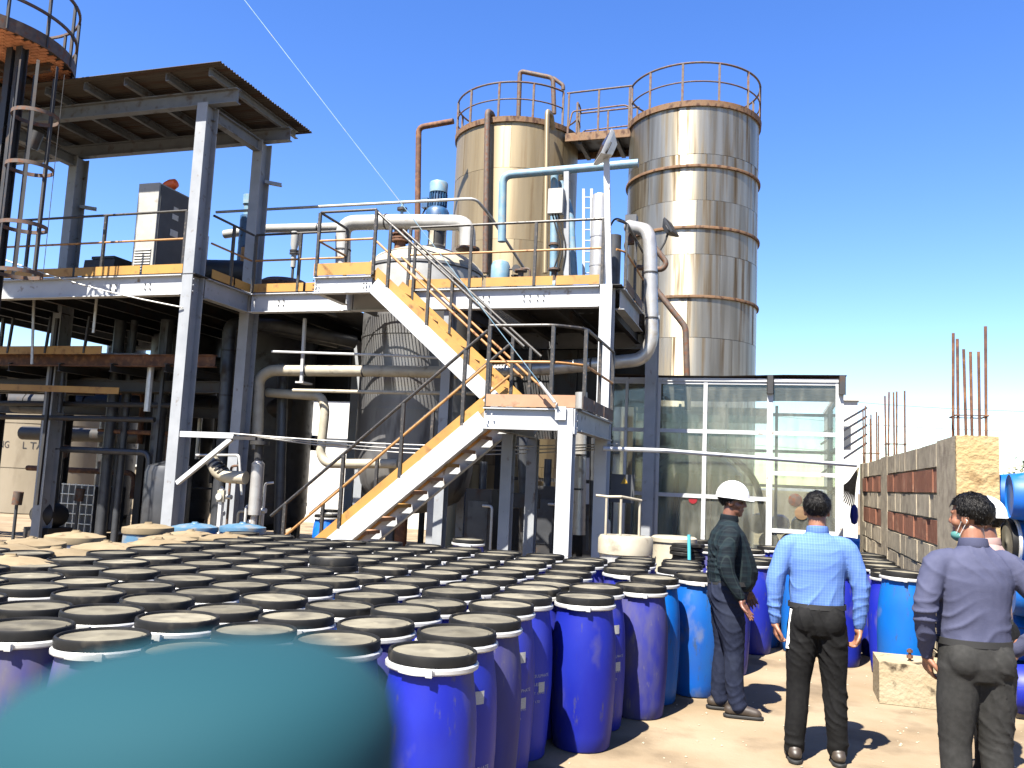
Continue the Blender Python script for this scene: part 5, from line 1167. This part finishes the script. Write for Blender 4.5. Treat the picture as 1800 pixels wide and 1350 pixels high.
def hand(b, w_, d, pn, side, curl=.5, spread=.05, s=1.0, thumb_in=.4):
    """w_ wrist, d direction to the fingers, pn palm normal, side: +1/-1 thumb side along d x pn"""
    w_, d, pn = Vector(w_), Vector(d).normalized(), Vector(pn).normalized(); x = d.cross(pn).normalized()*side; pn = x.cross(d)*side if False else pn
    pn = (pn-d*pn.dot(d)).normalized()
    limb(b, [w_-d*.06, w_, w_+d*.02], [.027*s,.026*s,.028*s], 12)
    for k in range(4): limb(b, [w_+d*.012*s+x*(.010-.0075*k)*s, w_+d*.085*s+x*(.030-.020*k)*s], [.0145*s,.0125*s], 10)
    L = (.072,.080,.074,.058)
    for k in range(4):
        base = w_+d*.086*s+x*(.030-.0198*k)*s; p = base; pts = [base]; dd = (d+x*(spread*(1.5-k))).normalized(); ang = 0
        for q, f in enumerate((.45,.32,.23)):
            ang = curl*(.75 if q == 0 else 1.0); ax = dd.cross(pn).normalized(); dd = (Quaternion(ax, ang) @ dd).normalized()
            p = p+dd*L[k]*f*s*1.05; pts.append(p)
        limb(b, pts, [.0098*s,.0092*s,.0085*s,.0072*s], 10)
    t0 = w_+d*.022*s+x*.024*s; t1 = t0+(d*.55+x*.75+pn*thumb_in*.5).normalized()*.04*s; t2 = t1+(d*.85+x*.3+pn*thumb_in).normalized()*.034*s; t3 = t2+(d+pn*thumb_in).normalized()*.026*s
    limb(b, [t0,t1,t2,t3], [.0155*s,.0125*s,.0105*s,.0085*s], 10)
def head_mesh(b, c, yaw, pitch=0, s=1.0):
    """face looks along +Y turned by yaw (ccw)"""
    q = Matrix.Rotation(yaw, 3, 'Z') @ Matrix.Rotation(pitch, 3, 'X'); h = MB()
    ball(h, (0,-.008,.035), (.074,.094,.088)); ball(h, (0,.012,-.005), (.066,.078,.085)); ball(h, (0,.030,-.055), (.052,.055,.052)); ball(h, (0,.060,-.088), (.024,.022,.020))
    limb(h, [(0,.080,.020),(0,.098,-.018)], [.010,.014], 10); ball(h, (.012,.088,-.022), .010, 10); ball(h, (-.012,.088,-.022), .010, 10)
    limb(h, [(-.04,.074,.030),(0,.083,.032),(.04,.074,.030)], [.010,.012,.010], 10)
    limb(h, [(-.022,.074,-.050),(0,.084,-.050),(.022,.074,-.050)], [.006,.009,.006], 8); limb(h, [(-.02,.072,-.063),(0,.080,-.064),(.02,.072,-.063)], [.006,.009,.006], 8)
    for sx in (-1,1):
        ball(h, (sx*.074,-.006,-.004), (.010,.022,.032), 12); ball(h, (sx*.03,.070,.010), (.013,.010,.009), 10); ball(h, (sx*.045,.05,-.02), (.022,.028,.026), 10)
    for v in h.v: p = q @ (Vector(v)*s); b.v.append(tuple(Vector(c)+p))
    o = len(b.v)-len(h.v); b.f += [tuple(i+o for i in f) for f in h.f]; b.mi += h.mi
    return q
def hair_mesh(c, q, s=1.0, low=-.075, seed=0):
    b = MB(); n, seg = 26, 44; vs = []; keep = {}
    for j in range(n+1):
        ph = math.pi*.74*j/n
        for k in range(seg):
            a = 2*math.pi*k/seg; d = V(math.sin(ph)*math.cos(a), math.sin(ph)*math.sin(a), math.cos(ph))
            f = 1.04+.06*noise.noise(d*6+V(seed,0,0))+.05*noise.noise(V(d.x*16+seed,d.y*16,d.z*9))
            f *= 1-.11*max(0, (ph-1.45)/.87)
            vs.append(V(d.x*.087*f, -.010+d.y*.106*f, .034+d.z*.098*f))
    fs = []
    for j in range(n):
        for k in range(seg):
            a, b_ = j*seg+k, j*seg+(k+1) % seg; cc = (vs[a]+vs[b_]+vs[a+seg]+vs[b_+seg])/4
            az = math.atan2(cc.y+.01, abs(cc.x))        # front positive
            lim = low if az < R(-25) else (.0 if az < R(5) else (.020 if az < R(28) else .068))
            if cc.z > lim+.008*noise.noise(cc*60): fs.append((a,b_,b_+seg,a+seg))
    r_ = random.Random(seed+5)
    for _ in range(2600):                                      # tufts
        fc = r_.choice(fs); v0 = sum((vs[i] for i in fc), V(0,0,0))/4; nrm = (v0-V(0,-.01,.034)).normalized()
        dn = (V(r_.gauss(0,.35), -.35+r_.gauss(0,.3), -.9)-nrm*V(0,-.35,-.9).dot(nrm)).normalized(); sd_ = nrm.cross(dn).normalized()*r_.uniform(.0008,.0018); L_ = r_.uniform(.010,.022)
        a0 = v0-nrm*.002; a1 = a0+dn*L_*.5+nrm*L_*.30; a2 = a0+dn*L_+nrm*L_*.22; o_ = len(vs)
        vs += [a0-sd_, a0+sd_, a1-sd_*.8, a1+sd_*.8, a2]; fs += [(o_,o_+1,o_+3,o_+2),(o_+2,o_+3,o_+4)]
    b.add([tuple(Vector(c)+q @ (v*s)) for v in vs], fs)
    return b
def helmet(t, c, q, s=1.0):
    def X(b): b.v = [tuple(Vector(c)+q @ (Vector(v)*s)) for v in b.v]; return b
    b = MB(); n, seg = 14, 40; vs = []
    for j in range(n+1):
        ph = math.pi*.5*j/n
        for k in range(seg):
            a = 2*math.pi*k/seg; rid = 1+.02*max(0, 1-abs(math.sin(ph)*math.cos(a))*7)
            vs.append((math.sin(ph)*math.cos(a)*.104*rid, -.006+math.sin(ph)*math.sin(a)*.128*rid, .040+math.cos(ph)*.128*rid))
    fs = [(j*seg+k, j*seg+(k+1) % seg, (j+1)*seg+(k+1) % seg, (j+1)*seg+k) for j in range(n) for k in range(seg)]
    hs_ = X(b.add(vs, fs)).build('helmet_shell', 'helmet_white', t, smooth=60)
    b = MB(); vs = []
    for k in range(seg):
        a = 2*math.pi*k/seg; f = max(0, math.sin(a))**1.6
        vs += [(math.cos(a)*.103,-.006+math.sin(a)*.127,.046), (math.cos(a)*(.110+.004*f),-.006+math.sin(a)*(.134+.038*f),.036-.010*f), (math.cos(a)*(.110+.004*f),-.006+math.sin(a)*(.134+.038*f),.032-.010*f), (math.cos(a)*.100,-.006+math.sin(a)*.123,.037)]
    fs = [(k*4+e, k*4+e+1, ((k+1) % seg)*4+e+1, ((k+1) % seg)*4+e) for k in range(seg) for e in range(3)]
    X(b.add(vs, fs)).build('helmet_brim', 'helmet_white', hs_, smooth=60)
    b = MB(); X(b.lathe([(.094,.02),(.098,.02),(.098,.05),(.094,.05),(.094,.02)], 28)).build('helmet_band', 'dark_rubber', hs_)
def folds(amp, seed, joints, run=0):
    def f(p):
        n1 = noise.noise(V(p.x*3.2+seed, p.y*3.2, p.z*3.2)); n2 = noise.noise(V(p.x*7, p.y*7+seed, p.z*7))
        w_ = .18+sum(math.exp(-((p.z-z)/s_)**2)*k for z, s_, k in joints)
        n3 = noise.noise(V(p.x*5+seed, p.y*5, p.z*5+9)); cr = math.sin(p.z*44+p.x*13*(1 if seed % 2 else -1)+n1*5+n2*2); ridge = (1-abs(cr))**1.6*max(0, .42+1.3*n3)
        dr = math.sin(p.x*34+p.y*20+p.z*(9+run)+n1*8+seed); lng = (1-abs(dr))**2.2
        return amp*(.75*ridge*w_*(.55+.6*n2)+.5*lng*max(0, .35+1.5*n1)-.35*w_*abs(n2)-.12)
    return f
def person(label, base, yaw, shirt, trouser, skin, arms, hts=1.0, girth=1.0, belly=0, head_yaw=0, head_pitch=0, hat=False, hair=True, legs=((-.1,0),(.1,0)), shoe='shoe_brown', fold=.009, extra=None):
    t = thing('person', (0,0,0), label, 'person'); K = hts
    G = girth; sh = .185*G
    hc = V(0,.025,1.60)
    # body: head, neck, torso, arms, hands, legs in one skin
    b = MB()
    q = head_mesh(b, hc, head_yaw, head_pitch)
    limb(b, [(0,-.005,1.40),(0,0,1.47),(0,.012,1.545)], [.075,.058,.056], 16)
    rings(b, [(0,0,.90,.13,.09),(0,0,1.05,.125,.085),(0,0,1.25,.14,.09),(0,0,1.38,.13,.075),(0,0,1.43,.07,.06)])
    for side, (el, wr, hd, pn, curl, kw) in zip((-1,1), arms):
        S = V(side*sh*.95,0,1.385); limb(b, [S, el, wr], [.042,.036,.026], 12); hand(b, wr, hd, pn, kw.get('thumb', side), curl, **{k: v for k, v in kw.items() if k != 'thumb'})
    for side, (fx, fy) in zip((-1,1), legs):
        limb(b, [(side*.085,0,.92), (side*.09+(fx-side*.09)*.5,.01+fy*.5+.015,.49), (fx,fy,.09)], [.07,.05,.035], 12)
        limb(b, [(fx,fy-.04,.045),(fx,fy+.13,.035)], [.035,.03], 12)
    bod = remesh(b, 'body', skin, .0058, 2)
    # shirt
    b = MB()
    rings(b, [(0,.01,.925,.160*G,.118*G+belly*.55),(0,.012+belly*.3,.99,.168*G,.128*G+belly*.8),(0,.012+belly*.4,1.07,.170*G,.130*G+belly),(0,.008+belly*.3,1.17,.172*G,.128*G+belly*.7),(0,0,1.28,.184*G,.125*G+belly*.2),(0,-.006,1.36,.178*G,.108*G),(0,-.008,1.415,.135*G,.086),(0,-.006,1.455,.078,.068),(0,0,1.475,.068,.062)])
    for side, (el, wr, hd, pn, curl, kw) in zip((-1,1), arms):
        S = V(side*sh,-.002,1.372); el, wr = Vector(el), Vector(wr); cuff = wr-(wr-el).normalized()*.012
        limb(b, [V(side*sh*.55,0,1.385), S, el, cuff], [.065,.070*G,.057*G,.041], 16)
    sd = sum(map(ord, label)) % 50; fo = folds(fold, sd, ((1.10,.10,.8),(.92,.06,.9),(1.0,.05,.6),(1.36,.04,.25)))
    sm = remesh(b, 'shirt', shirt, .0075, 5, fo)
    # trousers
    b = MB()
    rings(b, [(0,.0,.80,.165*G,.115*G),(0,-.008,.88,.176*G,.128*G),(0,-.002+belly*.2,.96,.170*G,.124*G+belly*.4),(0,.006+belly*.3,1.0,.165*G,.122*G+belly*.6)])
    for side, (fx, fy) in zip((-1,1), legs):
        kx, ky = side*.09+(fx-side*.09)*.5, fy*.5+.012
        limb(b, [(side*.083,-.012,.86), (side*.088+(kx-side*.088)*.5,ky*.5-.005,.68), (kx,ky,.48), (kx*.5+fx*.5,(ky+fy)*.5-.012,.28), (fx,fy,.115)], [.103*G,.095*G,.079,.072,.066], 18)
        limb(b, [(fx,fy-.005,.13),(fx,fy+.012,.075)], [.066,.067], 16)
    ball(b, (-.08,-.07,.90), (.085*G,.075,.10)); ball(b, (.08,-.07,.90), (.085*G,.075,.10))
    tm = remesh(b, 'trousers', trouser, .0085, 5, folds(fold*.9, 3+sd, ((.48,.09,.8),(.82,.07,.7),(.16,.07,1.1)), 14))
    parts = [('body',bod),('shirt',sm),('trousers',tm)]
    for side, (fx, fy) in zip((-1,1), legs):
        b = MB(); limb(b, [(fx,fy-.055,.052),(fx,fy+.03,.055),(fx+side*.012,fy+.15,.036)], [.042,.046,.036], 14); limb(b, [(fx,fy-.02,.08),(fx,fy-.01,.12)], [.045,.042], 12)
        me = remesh(b, 'shoe', shoe, .008, 2, post=lambda p: V(p.x,p.y,max(p.z,.012))); parts.append(('shoe',me))
        b = MB(); limb(b, [(fx,fy-.06,.012),(fx,fy+.03,.012),(fx+side*.012,fy+.165,.012)], [.044,.046,.036], 14)
        me = remesh(b, 'sole', 'dark_rubber', .008, 1, post=lambda p: V(p.x,p.y,min(max(p.z,0),.022))); parts.append(('sole',me))
    b = MB(); b.lathe([(1,.972),(1.03,.972),(1.03,1.005),(1,1.005),(1,.972)], 36); b.v = [(v[0]*.172*G, v[1]*(.126*G+belly*.62)+.005+belly*.3, v[2]) for v in b.v]; parts.append(('belt', b.mesh('belt', 'dark_rubber')))
    b = MB(); b.lathe([(.070,1.452),(.074,1.462),(.066,1.50),(.061,1.502),(.062,1.46)], 28); b.v = [(v[0], v[1]*1.0+.0, v[2]-.10*(v[1]-.0)) for v in b.v]; parts.append(('collar', b.mesh('collar', shirt)))
    if hair: parts.append(('hair', hair_mesh(hc, q, seed=sd % 9, low=-.075 if not hat else -.06).mesh('hair', 'hair_black', 60)))
    if extra: parts += extra(hc, q)
    rot = Matrix.Rotation(yaw, 4, 'Z'); sc_ = Matrix.Scale(K, 4)
    for nm, me in parts:
        o = bpy.data.objects.new(nm, me); COL.objects.link(o); o.parent = t
        if nm == 'sole': o.parent = last
        last = o
    if hat: helmet(t, hc, q)
    t.location = base; t.rotation_euler = (0,0,yaw); t.scale = (K,K,K)
    for ch in t.children:
        ch.location = (0,0,0)
        for c2 in ch.children: c2.location = (0,0,0)
    return t
def glasses(hc, q):
    def X(b): b.v = [tuple(Vector(hc)+q @ Vector(v)) for v in b.v]; return b
    b = MB()
    for sx in (-1,1): b.box((sx*.034-.026,.086,-.004), (sx*.034+.026,.091,.030)); b.box((sx*.079-.002,-.01,.016), (sx*.079+.002,.088,.026))
    b.box((-.008,.088,.014), (.008,.092,.022))
    return [('glasses', X(b).mesh('glasses', 'lens_dark'))]
def mask(hc, q):
    b = MB(); ball(b, (0,.048,-.088), (.052,.048,.034)); b.v = [tuple(Vector(hc)+q @ Vector(v)) for v in b.v]
    l = MB()
    for sx in (-1,1): l.tube([(sx*.05,.05,-.08),(sx*.08,.0,.012),(sx*.083,-.02,-.01),(sx*.06,.03,-.09)], .0016, 5)
    l.v = [tuple(Vector(hc)+q @ Vector(v)) for v in l.v]
    return [('face_mask', b.mesh('face_mask', 'mask_green')), ('ear_loop', l.mesh('ear_loop', 'paper'))]
# man in plaid: faces right (+X); near arm is his right
person('man in dark plaid shirt, jeans and white helmet gesturing with open hand', (-.33,7.02,0), R(-84), 'shirt_plaid', 'denim', 'skin_dark',
  [((-.27,.03,1.11), (-.25,.16,.92), (.05,.35,-.9), (1,.0,0), .2, {'thumb':1,'spread':.10}), ((.30,-.05,1.11), (.305,.075,.895), (-.02,.45,-.85), (.45,.8,.35), .14, {'thumb':1,'spread':.13})],
  hts=1.005, girth=1.17, belly=.042, head_yaw=R(-10), head_pitch=R(-4), hat=True, legs=((-.10,-.05),(.11,.07)), extra=glasses, fold=.016)
# man in light blue check, back to the camera
person('man in light blue checked shirt and black trousers holding a notebook', (.28,6.04,0), R(6), 'shirt_check', 'trouser_black', 'skin_brown',
  [((-.275,-.03,1.12), (-.262,.0,.865), (.06,.06,-1), (1,.1,0), .75, {'thumb':1}), ((.275,-.02,1.12), (.265,.02,.86), (-.12,.05,-1), (-1,-.15,0), .75, {'thumb':-1})],
  hts=.995, girth=1.03, head_yaw=R(-6), legs=((-.135,0),(.135,.02)), fold=.020)
# man in slate shirt at the right edge
person('man in slate grey shirt with hands in his trouser pockets at the right edge', (.99,4.98,0), R(14), 'shirt_slate', 'trouser_grey', 'skin_brown',
  [((-.27,-.05,1.14), (-.215,.05,.905), (.2,.35,-1), (1,.2,0), .5, {'thumb':1}), ((.36,-.10,1.13), (.225,.06,.93), (-.35,.4,-1), (-1,.2,0), .5, {'thumb':-1})],
  hts=1.01, girth=1.02, head_yaw=R(42), legs=((-.10,.0),(.11,.0)), extra=mask, fold=.018)
person('man in pink shirt and white helmet almost hidden behind the slate shirted man', (1.30,6.1,0), R(60), 'shirt_pink', 'trouser_black', 'skin_dark',
  [((-.25,-.02,1.12), (-.22,.10,.90), (0,.2,-1), (1,.1,0), .4, {'thumb':1}), ((.25,-.02,1.12), (.22,.10,.90), (0,.2,-1), (-1,.1,0), .4, {'thumb':-1})],
  hts=.985, girth=1.0, hat=True, head_yaw=R(20))
nb = thing('notebook', (.0,6.0,.8), 'white paged notebook in the left hand of the checked shirt man', 'notebook')
p = at(1383,1100,Y=6.05)
MB().bar(p+V(.005,.0,-.13), p+V(.03,.0,.12), .022, .16, (0,1,0)).build('pages', 'paper', nb); MB().bar(p+V(.023,.0,-.135), p+V(.048,.0,.125), .006, .17, (0,1,0)).build('cover', 'dark_rubber', nb)

# ================================================================== BACKGROUND
t = thing('beige_tank', tuple(V(-17.5,22,0)), 'broad beige lettered tank beyond the left deck', 'tank')
bx = at(95,800,Y=22).x
MB().lathe([(0,.02),(1.75,.02),(1.75,4.0),(1.7,4.06),(.9,4.35),(0,4.45)], 48, (bx,22,0)).build('shell', 'beige_wall', t)
for z in (1.4,2.75): MB().lathe([(1.745,z-.03),(1.765,z-.03),(1.765,z+.03),(1.745,z+.03)], 48, (bx,22,0)).build('band', 'beige_wall', t)
d_t = bpy.data.objects.new('letter_anchor', None)
def wall_text(parent, txt, size, loc, mt):
    cu = bpy.data.curves.new('t', 'FONT'); cu.body = txt; cu.size = size; cu.extrude = .002; cu.resolution_u = 2
    ob = bpy.data.objects.new('t', cu); COL.objects.link(ob); dg = bpy.context.evaluated_depsgraph_get(); dg.update()
    me = bpy.data.meshes.new_from_object(ob.evaluated_get(dg)); bpy.data.objects.remove(ob); bpy.data.curves.remove(cu)
    for v in me.vertices: v.co = (loc[0]+v.co.x, loc[1]+v.co.z, loc[2]+v.co.y)
    me.materials.clear(); me.materials.append(M[mt]); link('lettering', me, parent)
p = at(108,785,Y=20.2)
def wrap_world(parent, txt, size, c, r, a0, z, mt):
    cu = bpy.data.curves.new('t', 'FONT'); cu.body = txt; cu.size = size; cu.resolution_u = 2; cu.align_x = 'CENTER'
    ob = bpy.data.objects.new('t', cu); COL.objects.link(ob); dg = bpy.context.evaluated_depsgraph_get(); dg.update()
    me = bpy.data.meshes.new_from_object(ob.evaluated_get(dg)); bpy.data.objects.remove(ob); bpy.data.curves.remove(cu)
    for v in me.vertices:
        a = a0+v.co.x/r; zz = z+v.co.y; v.co = (c[0]+r*math.cos(a), c[1]+r*math.sin(a), zz)
    me.materials.clear(); me.materials.append(M[mt]); link('lettering', me, parent)
wrap_world(t, 'NG     L TANK', .30, (bx,22), 1.757, R(-72), p.z-.1, 'dark_steel')
t = thing('beige_building', (-16,27,0), 'long beige plant building far behind the left deck', 'building')
MB().box((-38,26.5,0), (-17.2,32,3.9)).build('wall', 'beige_wall', t)
MB().box((-38.2,26.3,3.9), (-17.0,32.2,4.05)).build('parapet', 'white_wall', t)
for k in range(6):
    x = -34+2.7*k
    win = MB().box((x,26.46,1.6), (x+1.1,26.52,2.8)).build('window', 'cabinet_grey', t); MB().box((x-.06,26.43,1.52), (x+1.16,26.53,1.6)).build('sill', 'white_wall', win)
t = thing('white_building', (-9,26,0), 'white rendered building seen in the gaps under the process deck', 'building')
MB().box((-16.5,25,0), (-3.6,30,4.15)).build('wall', 'white_wall', t)
MB().box((-16.5,24.94,2.55), (-3.6,24.99,2.75)).build('string_course', 'cabinet_grey', t)
for x in (-12.2,-9.3,-6.2): MB().box((x,24.95,.0), (x+.12,24.99,4.15)).build('downpipe', 'cabinet_grey', t)
MB().box((-16.65,24.85,4.15), (-3.45,30.1,4.3)).build('parapet', 'white_wall', t)
t = thing('white_house', (4,30,0), 'white house with outside stair rail beyond the wall', 'house')
MB().box((1.9,30,0), (2.62,36,4.75)).build('wall', 'white_wall', t); MB().box((1.85,29.9,4.75), (2.68,36.1,4.87)).build('roof_slab', 'white_wall', t)
for k in range(5): MB().tube([(1.2,24+.0,2.2+.26*k),(2.6,27,3.2+.26*k)], .03, 6).build('stair_rail', 'dark_steel', t)
MB().box((2.1,29.95,3.2), (2.4,29.99,3.9)).build('window', 'cabinet_grey', t)
# steel pylons and lines, far right
def pylon(x, y, h, label):
    t = thing('power_pylon', (x,y,0), label, 'pylon', 'distant power pylons')
    w0 = h*.10
    for sx in (-1,1):
        for sy in (-1,1): MB().bar((x+sx*w0,y+sy*w0,0), (x+sx*w0*.12,y+sy*w0*.12,h), .35, .35).build('leg', 'duct_grey', t)
    for k, z in enumerate((.72,.86)): MB().bar((x-h*.14,y,h*z), (x+h*.14,y,h*z), .35, .45).build('cross_arm', 'duct_grey', t)
    for k in range(6):
        z0, z1 = h*.15*k, h*.15*(k+1); a, b = w0*(1-.88*z0/h), w0*(1-.88*z1/h)
        MB().bar((x-a,y-a,z0), (x+b,y-b,z1), .2, .2).build('brace', 'duct_grey', t); MB().bar((x+a,y-a,z0), (x-b,y-b,z1), .2, .2).build('brace', 'duct_grey', t)
d = 520; p = at(1740,870,Y=d); pylon(p.x, d, 32, 'distant lattice power pylon right of the wall end')
for k, (yl, yr) in enumerate(((696,722),(735,756),(790,800))):
    a, b = at(1300,yl-10,Y=240), at(1900,yr+4,Y=240)
    o = MB().tube([a.lerp(b, q/16)-V(0,0,1.2*math.sin(math.pi*q/16)) for q in range(17)], .06, 5).build('power_line', 'duct_grey'); tag(o, ('topmost','middle','lowest')[k]+' distant power line crossing the sky on the right', 'power line', 'power lines')
# tree at the right edge
def tree(c, h, rc, label, n=5200):
    t = thing('tree', tuple(c), label, 'tree')
    tr = MB().tube([c, c+V(.1,.1,h*.3), c+V(-.1,.2,h*.55), c+V(.2,0,h*.8)], [.22,.2,.17,.14,.10,.06], 9); tips = []
    for k in range(9):
        a = k*2.4; b0 = c+V(.05,.1,h*(.3+.05*k)); e = b0+V(math.cos(a)*rc*.75, math.sin(a)*rc*.75, h*(.18+.02*(k % 3))); tips.append(e)
        tr.tube([b0, b0.lerp(e,.5)+V(0,0,.15), e], [.09,.07,.06,.05,.04,.02], 6)
    tr.build('trunk', 'bark', t)
    cl = [c+V(rnd.gauss(0,rc*.5), rnd.gauss(0,rc*.5), h*.72+rnd.gauss(0,h*.13)) for _ in range(46)]+tips
    lf = MB()
    for _ in range(n):
        q = rnd.choice(cl); p_ = q+V(rnd.gauss(0,.3), rnd.gauss(0,.3), rnd.gauss(0,.24)); s = rnd.uniform(.05,.11)
        d1 = V(rnd.gauss(0,1),rnd.gauss(0,1),rnd.gauss(0,.6)).normalized(); d2 = d1.orthogonal().normalized()*s*.45; d1 = d1*s
        lf.add([p_-d1, p_+d2, p_+d1, p_-d2], [(0,1,2,3)])
    lf.build('crown', 'leaf', t, smooth=0)
p = at(1812,850,Y=34); tree(V(p.x,34,0), 2.75, 1.05, 'dusty olive tree beyond the drum pile at the right edge')
p = at(1500,850,Y=24)
# rope coil and blue tarp hanging at wall end
t = thing('rope_bundle', (1.42,17.2,1.2), 'frayed straw coloured rope bundle hanging at the far wall end', 'rope')
for k in range(14):
    a = V(1.50,17.0,2.2); MB().tube([a, a+V(-.05-.02*k*.5,.05,-.3), a+V(-.08-.035*k,.1,-.75+.02*k)], .012, 5, .1).build('strand', 'rope', t)
o = MB().lathe([(0,-.2),(.05,-.17),(.075,-.05),(.06,.1),(.02,.17)], 12, (1.42,16.95,1.35)).build('blue_bag', 'drum_blue'); tag(o, 'dark blue bag hanging below the rope bundle', 'bag')
# tank inside the booth
t = thing('conical_tank', (-1.5,16.95,0), 'teal stained round tank with cone top seen through the booth glass', 'tank')
cx, cy = -1.45, 16.95
MB().lathe([(0,.12),(.85,.12),(.9,.2),(.9,1.95),(.86,2.0),(.32,2.5),(.25,2.55),(.25,2.8),(0,2.82)], 40, (cx,cy,0)).build('shell', 'teal_tank', t)
for k in range(4):
    a = R(-140+35*k); MB().bar((cx+1.0*math.cos(a),cy+1.0*math.sin(a),0), (cx+1.0*math.cos(a),cy+1.0*math.sin(a),1.95), .08, .08, (0,1,0)).build('stay', 'dark_steel', t)
MB().tube([(cx+.6,cy-.7,2.4),(cx+1.15,cy-.6,1.9),(cx+1.35,cy-.6,.9)], .06, 10, .3).build('overflow_pipe', 'dark_steel', t)
for (x, z, mt_) in ((-2.05,1.5,'yellow_sign'),):
    pass
# warning board by the column at the booth
t = thing('warning_board', (-2.2,13.6,0), 'grey notice board with a warning triangle behind the deck column', 'sign')
p = at(1098,845,Y=13.6)
MB().box((p.x-.22,13.59,p.z-.35), (p.x+.16,13.61,p.z+.10)).build('board', 'cabinet_grey', t)
MB().add([(p.x-.06,13.585,p.z-.05),(p.x+.06,13.585,p.z-.05),(p.x,13.585,p.z+.06)], [(0,1,2)]).build('triangle', 'yellow_sign', t, smooth=0)
MB().box((p.x-.2,13.61,0), (p.x-.17,13.63,p.z+.1)).build('post', 'dark_steel', t)
# out-of-focus teal post right beside the camera
q = at(345,1240,Y=.09)
t = thing('teal_post', (q.x,q.y,0), 'out of focus teal rounded post top close to the camera at bottom left', 'post')
f_ = .09/.27
MB().lathe([(.074*f_,0),(.074*f_,q.z-.034*f_),(.0735*f_,q.z-.014*f_),(.070*f_,q.z+.0),(.058*f_,q.z+.011*f_),(.042*f_,q.z+.018*f_),(.02*f_,q.z+.0215*f_),(0,q.z+.0225*f_)], 48, (q.x,q.y,0)).build('post_body', 'teal_paint', t, smooth=60)
for v in t.children[0].data.vertices:
    if v.co.z > q.z-.008: v.co.z += .10*(v.co.x-q.x)+.016*0
MB().lathe([(.0245,0),(.06,0),(.06,.012),(.0245,.012)], 32, (q.x,q.y,0)).build('base_flange', 'teal_paint', t)
